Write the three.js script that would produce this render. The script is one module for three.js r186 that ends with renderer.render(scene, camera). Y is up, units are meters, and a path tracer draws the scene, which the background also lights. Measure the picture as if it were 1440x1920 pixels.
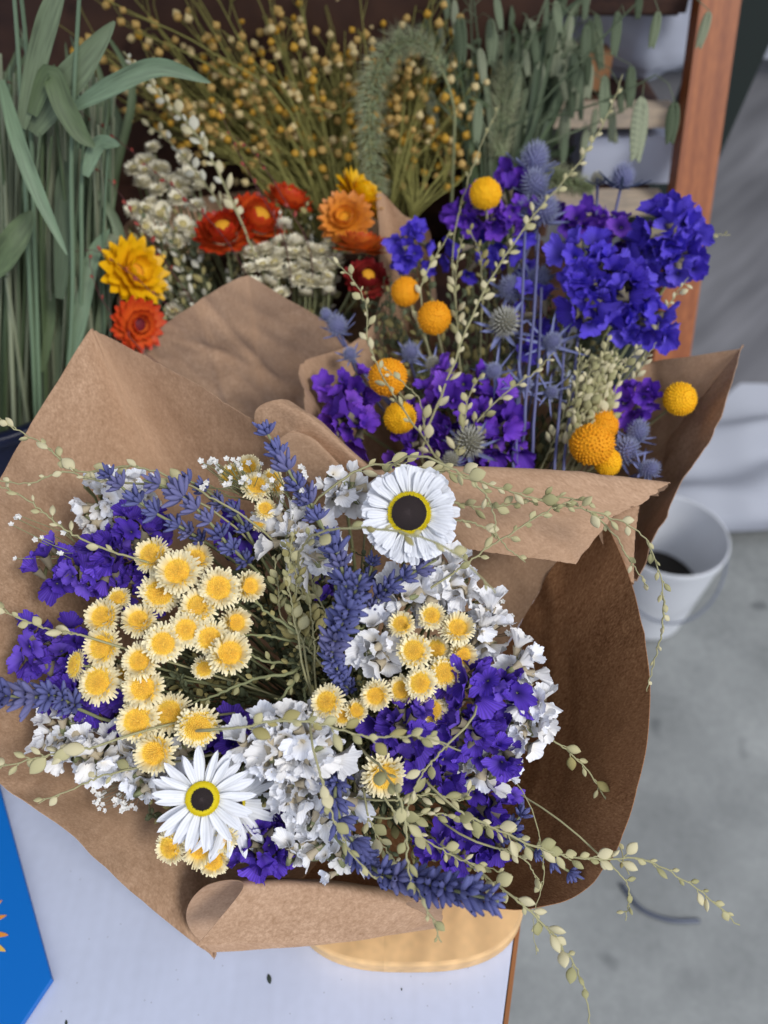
import * as THREE from 'three';
import { mergeGeometries } from 'three/addons/utils/BufferGeometryUtils.js';
import { ImprovedNoise } from 'three/addons/math/ImprovedNoise.js';

// ---------------------------------------------------------------- camera, sky, sun, exposure
const scene = new THREE.Scene();
const FOV = 62, EYE = new THREE.Vector3(0, 1.52, 0), PITCH = Math.PI / 4;
const camera = new THREE.PerspectiveCamera(FOV, 768 / 1024, 0.02, 40);
camera.position.copy(EYE);
camera.rotation.set(-PITCH, 0, 0);
camera.focus = 0.465;
camera.userData.fStop = 6;
scene.add(camera);

const SKY_W = 64, SKY_H = 32, skyData = new Float32Array(SKY_W * SKY_H * 4);
for (let j = 0; j < SKY_H; j++) {
  const el = ((j + 0.5) / SKY_H - 0.5) * Math.PI, up = Math.max(0, Math.sin(el));
  const l = el > 0 ? 0.42 + 0.75 * up : 0.2;                          // overcast: brighter towards the zenith
  for (let i = 0; i < SKY_W; i++) skyData.set([l * 0.92, l * 0.98, l * 1.14, 1], (j * SKY_W + i) * 4);
}
const skyTex = new THREE.DataTexture(skyData, SKY_W, SKY_H, THREE.RGBAFormat, THREE.FloatType);
skyTex.mapping = THREE.EquirectangularReflectionMapping; skyTex.magFilter = THREE.LinearFilter; skyTex.needsUpdate = true;
scene.background = skyTex; scene.environment = skyTex;

const sun = new THREE.DirectionalLight(new THREE.Color().setRGB(1, 0.97, 0.93), 1.5);
sun.position.set(1.5, 3.05, 1.25); sun.target.position.set(0, 0.95, -0.4);
sun.castShadow = true; sun.shadow.radius = 32; sun.shadow.mapSize.set(2048, 2048);
Object.assign(sun.shadow.camera, { left: -1.6, right: 1.6, top: 1.6, bottom: -1.6, near: 0.1, far: 7 });
scene.add(sun, sun.target);

const renderer = new THREE.WebGLRenderer({ antialias: true });
renderer.toneMapping = THREE.LinearToneMapping;
renderer.toneMappingExposure = 1.16;
renderer.shadowMap.enabled = true;

// ---------------------------------------------------------------- helpers
let seed = 20240611;
function rnd() { seed = (seed + 0x6D2B79F5) | 0; let t = Math.imul(seed ^ (seed >>> 15), 1 | seed); t = (t + Math.imul(t ^ (t >>> 7), 61 | t)) ^ t; return ((t ^ (t >>> 14)) >>> 0) / 4294967296; }
const rr = (a, b) => a + (b - a) * rnd();
const pick = (a) => a[Math.floor(rnd() * a.length)];
const noise = new ImprovedNoise();
const v3 = (x, y, z) => new THREE.Vector3(x, y, z);
const FPX = 960 / Math.tan(FOV * Math.PI / 360);                       // sight lines of the 1440 x 1920 photograph
const FWD = v3(0, -Math.sin(PITCH), -Math.cos(PITCH)), UPV = v3(0, Math.cos(PITCH), -Math.sin(PITCH)), RIGHT = v3(1, 0, 0);
const at = (px, py, d) => EYE.clone().addScaledVector(FWD, d).addScaledVector(RIGHT, (px - 720) / FPX * d).addScaledVector(UPV, (960 - py) / FPX * d);
const mm = (px, d) => px * d / FPX;                                    // a width in the photograph as metres at a depth
const toEye = (p) => EYE.clone().sub(p).normalize();
const srgb = (r, g, b) => new THREE.Color().setRGB(r / 255, g / 255, b / 255, THREE.SRGBColorSpace);

function gridGeo(nu, nv, f, o = {}) {                                  // f(u, v) -> Vector3; o.closed wraps u; o.color(u, v) -> [r, g, b] linear
  const pos = [], uv = [], idx = [], col = [], cols = o.closed ? nu : nu + 1;
  for (let j = 0; j <= nv; j++) for (let i = 0; i < cols; i++) {
    const u = i / nu, v = j / nv, p = f(u, v);
    pos.push(p.x, p.y, p.z); const t = o.uv ? o.uv(u, v, p) : [u, v]; uv.push(t[0], t[1]);
    if (o.color) col.push(...o.color(u, v));
  }
  for (let j = 0; j < nv; j++) for (let i = 0; i < nu; i++) {
    const a = j * cols + i, b = j * cols + (i + 1) % cols, c = a + cols, d = b + cols;
    idx.push(a, b, d, a, d, c);
  }
  const g = new THREE.BufferGeometry();
  g.setAttribute('position', new THREE.Float32BufferAttribute(pos, 3)); g.setAttribute('uv', new THREE.Float32BufferAttribute(uv, 2));
  if (o.color) g.setAttribute('color', new THREE.Float32BufferAttribute(col, 3));
  g.setIndex(idx); g.computeVertexNormals();
  return g;
}
function cr(p0, p1, p2, p3, t) { const t2 = t * t, t3 = t2 * t; return 0.5 * (2 * p1 + (p2 - p0) * t + (2 * p0 - 5 * p1 + 4 * p2 - p3) * t2 + (3 * p1 - p0 - 3 * p2 + p3) * t3); }
function splineAt(pts, t) {                                            // open Catmull-Rom through Vector3s
  const n = pts.length - 1, k = Math.min(n - 1, Math.max(0, Math.floor(t * n))), f = t * n - k;
  const a = pts[Math.max(0, k - 1)], b = pts[k], c = pts[k + 1], d = pts[Math.min(n, k + 2)];
  return v3(cr(a.x, b.x, c.x, d.x, f), cr(a.y, b.y, c.y, d.y, f), cr(a.z, b.z, c.z, d.z, f));
}
const bez = (a, b, c, d, t) => { const s = 1 - t; return v3(0, 0, 0).addScaledVector(a, s * s * s).addScaledVector(b, 3 * s * s * t).addScaledVector(c, 3 * s * t * t).addScaledVector(d, t * t * t); };
function tube(pts, r0, r1 = r0, seg = 5) {                             // tapered tube through points, closed ends
  const n = pts.length, pos = [], idx = [], uv = [];
  let side = v3(0.31, 0.2, 0.93), len = 0;
  for (let i = 0; i < n; i++) {
    const t = pts[Math.min(n - 1, i + 1)].clone().sub(pts[Math.max(0, i - 1)]).normalize();
    side.addScaledVector(t, -side.dot(t)); if (side.lengthSq() < 1e-8) side.set(t.y, -t.x, 0.01); side.normalize();
    const bi = t.clone().cross(side), r = r0 + (r1 - r0) * i / (n - 1);
    if (i) len += pts[i].distanceTo(pts[i - 1]);
    for (let k = 0; k < seg; k++) { const a = k / seg * Math.PI * 2, c = Math.cos(a) * r, s = Math.sin(a) * r; pos.push(pts[i].x + side.x * c + bi.x * s, pts[i].y + side.y * c + bi.y * s, pts[i].z + side.z * c + bi.z * s); uv.push(k / seg, len); }
    if (i) for (let k = 0; k < seg; k++) { const a = (i - 1) * seg + k, b = (i - 1) * seg + (k + 1) % seg; idx.push(a, b, b + seg, a, b + seg, a + seg); }
  }
  const c0 = pos.length / 3; pos.push(pts[0].x, pts[0].y, pts[0].z, pts[n - 1].x, pts[n - 1].y, pts[n - 1].z); uv.push(0, 0, 0, len);
  for (let k = 0; k < seg; k++) { idx.push(c0, (k + 1) % seg, k, c0 + 1, (n - 1) * seg + k, (n - 1) * seg + (k + 1) % seg); }
  const g = new THREE.BufferGeometry();
  g.setAttribute('position', new THREE.Float32BufferAttribute(pos, 3)); g.setAttribute('uv', new THREE.Float32BufferAttribute(uv, 2));
  g.setIndex(idx); g.computeVertexNormals(); return g;
}
const curve = (f, n) => Array.from({ length: n + 1 }, (_, i) => f(i / n));
const merge = (list) => mergeGeometries(list.map((g) => { const h = g.index ? g : g; return h; }), false);
function place(geo, p, q, s = 1) { const g = geo.clone(); g.applyMatrix4(new THREE.Matrix4().compose(p, q, typeof s === 'number' ? v3(s, s, s) : s)); return g; }
const Y = v3(0, 1, 0), Zv = v3(0, 0, 1);
function aim(n, spin = 0) { const q = new THREE.Quaternion().setFromUnitVectors(Y, n.clone().normalize()); return q.multiply(new THREE.Quaternion().setFromAxisAngle(Y, spin)); }  // local +y to n
function along(dir, flatN) {                                           // local +x along dir, local +y near flatN
  const x = dir.clone().normalize(), y = flatN.clone().addScaledVector(x, -flatN.dot(x)); if (y.lengthSq() < 1e-9) y.set(x.y, -x.x, 0.1); y.normalize();
  return new THREE.Quaternion().setFromRotationMatrix(new THREE.Matrix4().makeBasis(x, y, x.clone().cross(y)));
}
const jitter = (k) => v3(rr(-k, k), rr(-k, k), rr(-k, k));
const taken = {};
function numbered(n) { const k = taken[n] = (taken[n] ?? -1) + 1; return k ? `${n}_${String(k).padStart(3, '0')}` : n; }
function shade(m) { m.castShadow = true; m.receiveShadow = true; return m; }
function thing(name, label, category, base, group) {
  const o = new THREE.Group(); o.name = numbered(name); o.position.copy(base); o.userData = { label, category }; if (group) o.userData.group = group;
  scene.add(o); return o;
}
function part(parent, name, geo, mat, kind) {                          // geometry given in world coordinates
  const root = parent.isGroup ? parent.position : parent.userData.origin;
  const g = geo.clone(); g.translate(-root.x, -root.y, -root.z);
  const m = shade(new THREE.Mesh(g, mat)); m.name = name; if (kind) m.userData.kind = kind; parent.add(m); return m;
}
function copyPart(t, name, geo, mat, p, q, s = 1, kind) {              // shared geometry placed in the world
  const m = shade(new THREE.Mesh(geo, mat)); m.name = name; m.position.copy(p).sub(t.position); m.quaternion.copy(q);
  if (typeof s === 'number') m.scale.setScalar(s); else m.scale.copy(s);
  if (kind) m.userData.kind = kind; t.add(m); return m;
}
function structure(name, geo, mat) { const m = shade(new THREE.Mesh(geo, mat)); m.name = name; m.userData.kind = 'structure'; scene.add(m); return m; }

// ---------------------------------------------------------------- textures and materials
function tex(size, f, isColor, rep = 1) {
  const d = new Uint8Array(size * size * 4);
  for (let j = 0; j < size; j++) for (let i = 0; i < size; i++) { const c = f(i / size, j / size, i, j), k = (j * size + i) * 4; for (let q = 0; q < 3; q++) d[k + q] = c[q] < 0 ? 0 : c[q] > 255 ? 255 : c[q]; d[k + 3] = 255; }
  const t = new THREE.DataTexture(d, size, size); t.magFilter = THREE.LinearFilter; t.minFilter = THREE.LinearMipmapLinearFilter; t.generateMipmaps = true;
  t.wrapS = t.wrapT = THREE.RepeatWrapping; t.repeat.set(rep, rep); if (isColor) t.colorSpace = THREE.SRGBColorSpace; t.needsUpdate = true; return t;
}
const loopNoise = (u, v, k, z) => noise.noise(u * k, v * k, z) * (1 - u) * (1 - v) + noise.noise((u - 1) * k, v * k, z) * u * (1 - v) + noise.noise(u * k, (v - 1) * k, z) * (1 - u) * v + noise.noise((u - 1) * k, (v - 1) * k, z) * u * v;
const fibre = (() => {                                                  // felt of short paper fibres, wraps round
  const n = 1024, a = new Float32Array(n * n);
  for (let k = 0; k < 15000; k++) {
    let x = rnd() * n, y = rnd() * n, th = rnd() * Math.PI * 2; const w = rr(-1, 1), len = rr(8, 42);
    for (let s = 0; s < len; s++) { th += rr(-0.12, 0.12); x += Math.cos(th); y += Math.sin(th); a[((Math.round(y) + n) % n) * n + (Math.round(x) + n) % n] += w * 0.5; }
  }
  return (i, j) => a[j * n + i];
})();
const paperTex = tex(1024, (u, v, i, j) => {
  const f = fibre(i, j), m = loopNoise(u, v, 9, 3.3) * 10 + loopNoise(u, v, 34, 8.1) * 14 + loopNoise(u, v, 90, 5.1) * 22 + loopNoise(u, v, 190, 7.1) * 18, sp = rnd() < 0.0007 ? -34 : 0;
  return [184 + f * 9 + m + sp, 149 + f * 9 + m + sp, 119 + f * 9 + m + sp];
}, true, 5);
const paperBump = tex(512, (u, v, i, j) => { const x = 128 + fibre(i * 2, j * 2) * 22 + loopNoise(u, v, 12, 1.7) * 60 + loopNoise(u, v, 40, 2.7) * 30; return [x, x, x]; }, false, 5);
const roughShadeTex = tex(1024, (u, v, i, j) => {                           // pulp-mottled kraft paper; shade of the right wall painted in as darker brown
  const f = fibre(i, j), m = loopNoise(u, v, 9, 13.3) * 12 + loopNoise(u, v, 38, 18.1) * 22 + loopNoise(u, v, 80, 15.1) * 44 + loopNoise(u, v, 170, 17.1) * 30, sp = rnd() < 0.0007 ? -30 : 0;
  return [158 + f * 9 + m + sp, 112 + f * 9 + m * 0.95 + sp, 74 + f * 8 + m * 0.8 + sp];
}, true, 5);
const M = {};
const std = (name, color, rough = 0.8, more = {}) => (M[name] = new THREE.MeshStandardMaterial({ color, roughness: rough, side: THREE.DoubleSide, ...more }));
const phys = (name, color, rough = 0.8, more = {}) => (M[name] = new THREE.MeshPhysicalMaterial({ color, roughness: rough, side: THREE.DoubleSide, ...more }));
std('paper', new THREE.Color(1, 1, 1), 0.88, { map: paperTex, bumpMap: paperBump, bumpScale: 0.00025 });
std('paperRoughShaded', new THREE.Color(1, 1, 1), 0.9, { map: roughShadeTex, bumpMap: paperBump, bumpScale: 0.0003 });  // kraft with the shade of the inner wall put into its colour
const woodTex = (r, g, b, k) => tex(512, (u, v) => { const w = loopNoise(u, v * 0.5, 3, k) * 2.2, s = Math.sin((u * 34 + w * 5) * 2.1), f = loopNoise(u, v, 60, k + 3) * 16 + loopNoise(u, v, 6, k + 1) * 18; return [r + s * 9 + f, g + s * 8 + f * 0.8, b + s * 6 + f * 0.5]; }, true, 1);
std('paleWood', new THREE.Color(1, 1, 1), 0.6, { map: woodTex(226, 186, 132, 2.1) });
std('orangeWood', new THREE.Color(1, 1, 1), 0.5, { map: woodTex(156, 86, 40, 6.1) });
std('darkWood', new THREE.Color(1, 1, 1), 0.65, { map: woodTex(62, 36, 24, 9.4) });
std('shelfWood', new THREE.Color(1, 1, 1), 0.6, { map: woodTex(198, 180, 158, 4.4) });

// ---------------------------------------------------------------- the setting: floor, table, ladder, tarpaulin, bucket
const TABLE_Y = 0.90;
const concreteTex = tex(1024, (u, v) => {
  const m = loopNoise(u, v, 5, 0.4) * 20 + loopNoise(u, v, 15, 1.4) * 15 + loopNoise(u, v, 70, 2.2) * 9 + loopNoise(u, v, 160, 2.9) * 7;
  const st = Math.max(0, loopNoise(u, v, 22, 7.7) - 0.36) * -190 + Math.max(0, loopNoise(u, v, 9, 4.7) - 0.3) * -80;
  return [137 + m * 1.25 + st, 140 + m * 1.25 + st, 138 + m * 1.2 + st * 0.95];
}, true, 0.8);
std('concrete', new THREE.Color(1, 1, 1), 0.75, { map: concreteTex });
{
  const g = new THREE.PlaneGeometry(8, 8, 1, 1); g.rotateX(-Math.PI / 2); g.translate(0, 0, -1.5);
  const p = g.attributes.position, uv = g.attributes.uv; for (let i = 0; i < p.count; i++) uv.setXY(i, p.getX(i), p.getZ(i));
  structure('concrete_floor', g, M.concrete);
}
// bevelled slab from an outline in x and z
function slab(outline, y0, y1, bevel) {
  const s = new THREE.Shape(outline.map(([x, z]) => new THREE.Vector2(x, -z)));
  const g = new THREE.ExtrudeGeometry(s, { depth: y1 - y0 - 2 * bevel, bevelEnabled: bevel > 0, bevelThickness: bevel, bevelSize: bevel, bevelOffset: -bevel, bevelSegments: 3, curveSegments: 24 });
  g.rotateX(-Math.PI / 2); g.translate(0, y0 + bevel, 0); return g;
}
function beam(a, b, w, h, flat, bevel = 0.002) {                        // bevelled bar from a to b; h measured along flat
  const len = a.distanceTo(b), s = new THREE.Shape([[-w / 2, -h / 2], [w / 2, -h / 2], [w / 2, h / 2], [-w / 2, h / 2]].map((q) => new THREE.Vector2(...q)));
  const g = new THREE.ExtrudeGeometry(s, { depth: len - 2 * bevel, bevelEnabled: true, bevelThickness: bevel, bevelSize: bevel, bevelOffset: -bevel, bevelSegments: 2 });
  g.translate(0, 0, bevel);
  const z = b.clone().sub(a).normalize(), y = flat.clone().addScaledVector(z, -flat.dot(z)).normalize(), x = y.clone().cross(z);
  g.applyMatrix4(new THREE.Matrix4().makeBasis(x, y, z).setPosition(a)); return g;
}
phys('laminate', srgb(209, 217, 238), 0.42, { map: tex(512, (u, v) => { const m = 246 + loopNoise(u, v, 6, 3) * 9 + loopNoise(u, v, 50, 5) * 5 + loopNoise(u, v * 0.1, 60, 8) * 5 + (rnd() < 0.0004 ? -60 : 0); return [m, m, m]; }, true, 3) });
std('tableEdge', srgb(150, 98, 56), 0.6);
std('steel', srgb(120, 122, 126), 0.4, { metalness: 0.8 });
{
  // right edge runs from (0.0789, -0.155) to (0.0948, -0.220) in x and z, and on
  const ex = 0.0948 + 0.001, ez = -0.220, dx = 0.0159, dz = -0.065, l = Math.hypot(dx, dz), ux = dx / l, uz = dz / l;
  const e = (t, s) => [ex + ux * t + uz * s, ez + uz * t - ux * s];      // t away from the eye along the edge, s towards the left
  const near = -0.32, far = 0.66, wide = 1.05;
  const t = thing('white_table', 'white laminate table with a thin brown edge under the wrapped bouquets', 'table', v3(...[e(0.2, 0.5)[0], 0, e(0.2, 0.5)[1]]));
  part(t, 'tabletop', slab([e(near, 0.0035), e(near, wide), e(far, wide), e(far, 0.0035)], TABLE_Y - 0.022, TABLE_Y, 0.001), M.laminate);
  part(t, 'edge_band', slab([e(near, 0), e(near, 0.003), e(far, 0.003), e(far, 0)], TABLE_Y - 0.023, TABLE_Y + 0.0005, 0.0004), M.tableEdge);
  for (const [a, s] of [[near + 0.06, 0.08], [near + 0.06, wide - 0.06], [far - 0.06, 0.08], [far - 0.06, wide - 0.06]]) {
    const q = e(a, s); part(t, 'leg', tube([v3(q[0], 0, q[1]), v3(q[0], 0.4, q[1]), v3(q[0], TABLE_Y - 0.023, q[1])], 0.016, 0.016, 12), M.steel);
  }
}
// oval board under the front bouquet
{
  const c = at(765, 1640, 0.596), out = [];
  for (let k = 0; k < 64; k++) { const a = k / 64 * Math.PI * 2, cs = Math.cos(a), sn = Math.sin(a), n = 2 / 2.7; out.push([c.x + 0.0815 * Math.sign(cs) * Math.abs(cs) ** n, c.z + 0.058 * Math.sign(sn) * Math.abs(sn) ** n]); }
  const t = thing('wooden_board', 'pale wooden oval board on the white table under the front bouquet', 'board', v3(c.x, TABLE_Y, c.z));
  const g = slab(out, TABLE_Y + 0.0005, TABLE_Y + 0.016, 0.0025); const uv = g.attributes.uv; for (let i = 0; i < uv.count; i++) uv.setXY(i, uv.getX(i) * 3, uv.getY(i) * 3);
  part(t, 'board', g, M.paleWood);
}
// blue printed card
std('blueCard', srgb(0, 110, 200), 0.45);
std('orangePrint', srgb(232, 150, 56), 0.5); std('yellowPrint', srgb(236, 190, 80), 0.5);
{
  const onTable = (px, py, h = 0) => { const v = (960 - py) / FPX, d = (EYE.y - TABLE_Y - h) / (Math.SQRT1_2 * (1 - v)); const p = at(px, py, d); return p; };
  const A = onTable(97, 1835, 0.006), B = onTable(0, 1480, 0.006), C = onTable(40, 1920, 0.006);
  const B2 = A.clone().lerp(B, 1.5), C2 = A.clone().lerp(C, 3.2);
  const t = thing('blue_card', 'bright blue printed card lying on the white table beside the front bouquet', 'card', v3(-0.34, TABLE_Y, -0.2));
  part(t, 'card', slab([[A.x, A.z], [C2.x, C2.z], [C2.x - 0.3, C2.z + 0.02], [B2.x - 0.25, B2.z - 0.05], [B2.x, B2.z]], TABLE_Y + 0.0008, TABLE_Y + 0.006, 0.0006), M.blueCard);
  for (const [px, py, a, m] of [[-6, 1722, -0.35, 'orangePrint'], [-2, 1752, 0.05, 'orangePrint'], [-4, 1776, 0.4, 'yellowPrint'], [-12, 1700, -0.8, 'orangePrint']]) {
    const p = onTable(px, py, 0.0066), s = new THREE.Shape(); s.moveTo(-0.012, 0); s.quadraticCurveTo(0, 0.0035, 0.0065, 0); s.quadraticCurveTo(0, -0.0035, -0.012, 0);
    const g = new THREE.ExtrudeGeometry(s, { depth: 0.0002, bevelEnabled: false }); g.rotateX(-Math.PI / 2); g.rotateY(-a); g.translate(p.x, TABLE_Y + 0.0062, p.z); part(t, 'printed_petal', g, M[m]);
  }
}
// leaning wooden ladder shelf behind the right bouquet
{
  const pA = at(1343, 0, 0.965), pB = at(1248, 700, 1.095), dir = pA.clone().sub(pB).normalize();
  const knee = pB.clone().addScaledVector(dir, -0.1), foot = v3(knee.x - 0.035, 0, knee.z - 0.13), top = pB.clone().addScaledVector(dir, 0.75);
  const off = v3(-0.46, 0, 0), back = v3(0, 0, -1);
  const t = thing('ladder_shelf', 'orange-brown wooden ladder shelf with pale treads behind the purple bouquet', 'shelf', foot.clone().add(v3(-0.23, 0, 0)));
  const rail = (n, a, b, m, w, h) => { const g = beam(a, b, w, h, back, 0.003); const uv = g.attributes.uv; for (let i = 0; i < uv.count; i++) uv.setXY(i, uv.getX(i) * 4, uv.getY(i) * 1.2); part(t, n, g, m); };
  rail('rail', knee, top, M.orangeWood, 0.046, 0.03); rail('rail', knee.clone().add(off), top.clone().add(off), M.orangeWood, 0.046, 0.03);
  const hip = knee.clone().addScaledVector(dir, 0.012); rail('front_leg', foot, hip, M.orangeWood, 0.042, 0.027); rail('front_leg', foot.clone().add(off), hip.clone().add(off), M.orangeWood, 0.042, 0.027);
  for (const o of [v3(-0.034, 0, -0.012), off.clone().add(v3(0.034, 0, -0.012))]) {
    const bt = top.clone().add(o); rail('back_leg', v3(foot.x + o.x, 0, foot.z - 0.5), bt.clone().add(v3(0, -0.05, 0)), M.darkWood, 0.022, 0.03);
  }
  // treads: [picture row, depth]
  for (const [py, deep] of [[12, 0.12], [232, 0.2], [400, 0.24]]) {
    const k = (700 - py) / 700, p = at(1248 + 95 * k, py, 1.095 - 0.13 * k), dark = py < 50;
    const a = v3(p.x - 0.44, p.y, p.z - 0.03), b = v3(p.x - 0.026, p.y, p.z - 0.03);
    const g = beam(a, b, 0.028, 0.022, v3(0, 1, 0)); const uv = g.attributes.uv; for (let i = 0; i < uv.count; i++) uv.setXY(i, uv.getX(i) * 3, uv.getY(i) * 2);
    part(t, 'tread_lip', g, dark ? M.darkWood : M.shelfWood);
    part(t, 'tread', slab([[a.x, p.z - 0.045], [b.x, p.z - 0.045], [b.x, p.z - 0.045 - deep], [a.x, p.z - 0.045 - deep]], p.y - 0.022, p.y - 0.004, 0.002), M.darkWood);
  }
}
// dark green plank leaning behind the ladder
std('darkGreen', srgb(22, 34, 30), 0.6);
{
  const a = at(1425, -40, 1.32), b = at(1212, 470, 1.62), d = a.clone().sub(b).normalize(), f = b.clone().addScaledVector(d, -b.y / d.y);
  const t = thing('green_post', 'dark green painted post leaning behind the orange ladder rail', 'post', f);
  part(t, 'post', beam(f, a.clone().addScaledVector(d, 0.1), 0.105, 0.03, v3(0, 0, -1)), M.darkGreen);
}
// things on the ladder treads
phys('plastic', srgb(196, 202, 218), 0.18, { transmission: 0.25, thickness: 0 });
std('cardboard', srgb(176, 128, 88), 0.85); std('whiteBox', srgb(205, 212, 232), 0.5); std('creamBox', srgb(192, 180, 160), 0.7);
function crumple(c, rx, ry, rz, k, sd) { return gridGeo(40, 24, (u, v) => { const a = u * Math.PI * 2, b = (v - 0.5) * Math.PI, n = v3(Math.cos(a) * Math.cos(b), Math.sin(b), Math.sin(a) * Math.cos(b)); const q = 1 + k * noise.noise(n.x * 2.4 + sd, n.y * 2.4, n.z * 2.4) + k * 0.7 * Math.abs(noise.noise(n.x * 5 + sd, n.y * 5, n.z * 5)); return v3(c.x + n.x * rx * q, c.y + Math.max(-1, n.y * 1.3) * ry * q, c.z + n.z * rz * q); }, { closed: true }); }
{
  const y1 = at(1234 + 78, 232, 1.008).y;
  let c = at(1130, 205, 1.2); c.y = y1;
  const t = thing('plastic_bag', 'crumpled pale plastic bag of goods on the upper ladder tread', 'bag', c);
  part(t, 'bag', crumple(v3(c.x, y1 + 0.078, c.z), 0.12, 0.085, 0.075, 0.22, 3.1), M.plastic);
  c = at(1075, 205, 1.115);
  const b = thing('cardboard_box', 'small tan cardboard box in front of the plastic bag', 'box', v3(c.x, y1, c.z));
  part(b, 'box', slab([[c.x - 0.035, c.z + 0.015], [c.x + 0.035, c.z + 0.02], [c.x + 0.035, c.z - 0.03], [c.x - 0.035, c.z - 0.035]], y1 + 0.0005, y1 + 0.045, 0.0015), M.cardboard);
  const y2 = at(1289, 400, 1.039).y; c = at(1165, 372, 1.14);
  const w = thing('white_box', 'plain white box on the lower ladder tread behind the thistles', 'box', v3(c.x, y2, c.z));
  part(w, 'box', slab([[c.x - 0.065, c.z + 0.03], [c.x + 0.052, c.z + 0.03], [c.x + 0.052, c.z - 0.05], [c.x - 0.065, c.z - 0.05]], y2 + 0.0005, y2 + 0.06, 0.002), M.whiteBox);
}
// hanging grey tarpaulin, its white hem heaped on the floor
std('tarp', new THREE.Color(1, 1, 1), 0.7, { map: tex(512, (u, v) => { const m = loopNoise(u, v, 5, 2) * 34 + loopNoise(u, v, 18, 6) * 22 + Math.max(0, loopNoise(u, v, 26, 9) - 0.4) * -160; return [106 + m, 106 + m, 110 + m]; }, true, 1.4) });
std('whiteSheet', srgb(164, 168, 178), 0.65);
function cloth(nu, nv, f, thick = 0.0012) {
  const base = gridGeo(nu, nv, f, { uv: (u, v, p) => [p.x * 0.7 + p.z * 0.7, p.y + p.z * 0.5 - p.x * 0.5] }), n = base.attributes.normal, g2 = base.clone(), p2 = g2.attributes.position;
  for (let i = 0; i < p2.count; i++) p2.setXYZ(i, p2.getX(i) - n.getX(i) * thick, p2.getY(i) - n.getY(i) * thick, p2.getZ(i) - n.getZ(i) * thick);
  return shell(base, g2, nu, nv);
}
function shell(a, b, nu, nv) {                                          // joins two equal sheets along their borders
  const cols = nu + 1, na = a.attributes.position.count, pos = [...a.attributes.position.array, ...b.attributes.position.array], uv = [...a.attributes.uv.array, ...b.attributes.uv.array], idx = [...a.index.array];
  for (let i = 0; i < b.index.count; i += 3) idx.push(b.index.array[i] + na, b.index.array[i + 2] + na, b.index.array[i + 1] + na);
  const ring = []; for (let i = 0; i < nu; i++) ring.push(i); for (let j = 0; j < nv; j++) ring.push(j * cols + nu); for (let i = nu; i > 0; i--) ring.push(nv * cols + i); for (let j = nv; j > 0; j--) ring.push(j * cols);
  const start = pos.length / 3;
  ring.forEach((r) => { for (const k of [r, r + na]) { pos.push(pos[k * 3], pos[k * 3 + 1], pos[k * 3 + 2]); uv.push(uv[k * 2], uv[k * 2 + 1]); } });
  ring.forEach((_, i) => { const p = start + i * 2, q = start + ((i + 1) % ring.length) * 2; idx.push(p, p + 1, q + 1, p, q + 1, q); });
  const g = new THREE.BufferGeometry(); g.setAttribute('position', new THREE.Float32BufferAttribute(pos, 3)); g.setAttribute('uv', new THREE.Float32BufferAttribute(uv, 2)); g.setIndex(idx); g.computeVertexNormals(); return g;
}
{
  const t = thing('tarpaulin', 'stained grey tarpaulin hanging to the floor beside the ladder', 'tarpaulin', v3(1.2, 0, -1.9));
  part(t, 'sheet', cloth(90, 40, (u, v) => { const x = -1.6 + u * 4.4, y = 0.03 + v * 0.9; return v3(x, y, -1.88 - 0.1 * v + (1 - v * 0.6) * (0.05 * Math.sin(x * 9 + Math.sin(y * 3)) + 0.05 * noise.noise(x * 4, y * 1.5, 2)) + 0.1 * (1 - v) ** 4); }), M.tarp);
  part(t, 'upper_sheet', beam(v3(-1.6, 1.62, -1.96), v3(2.8, 1.62, -1.96), 1.38, 0.06, v3(0, 0, 1), 0.01), M.whiteSheet);
  const s = thing('white_sheet', 'white plastic sheet heaped in folds at the foot of the grey tarpaulin', 'sheet', v3(1.1, 0, -1.65));
  part(s, 'sheet', cloth(80, 40, (u, v) => { const x = 0.7 + u * 1.2, z = -1.84 + v * 0.42; return v3(x, 0.02 + (1 - v) ** 1.3 * 0.1 + 0.035 * (1 - v * 0.7) * (1 + Math.sin(v * 17 + 3 * noise.noise(x * 2, v * 2, 1) + x * 3)) * 0.9 + 0.02 * (noise.noise(x * 7, z * 9, 4) + 0.6), z + 0.03 * noise.noise(x * 5, 3, 1)); }), M.whiteSheet);
}
// canvas canopy over the stall, above and behind the eye's field of view: it keeps the zenith light off
std('canvas', srgb(120, 122, 118), 0.9);
structure('canopy_roof', beam(v3(-1.2, 2.35, -3.2), v3(-1.2, 2.55, 0.1), 4.4, 0.02, v3(0, 1, 0)), M.canvas);
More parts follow.
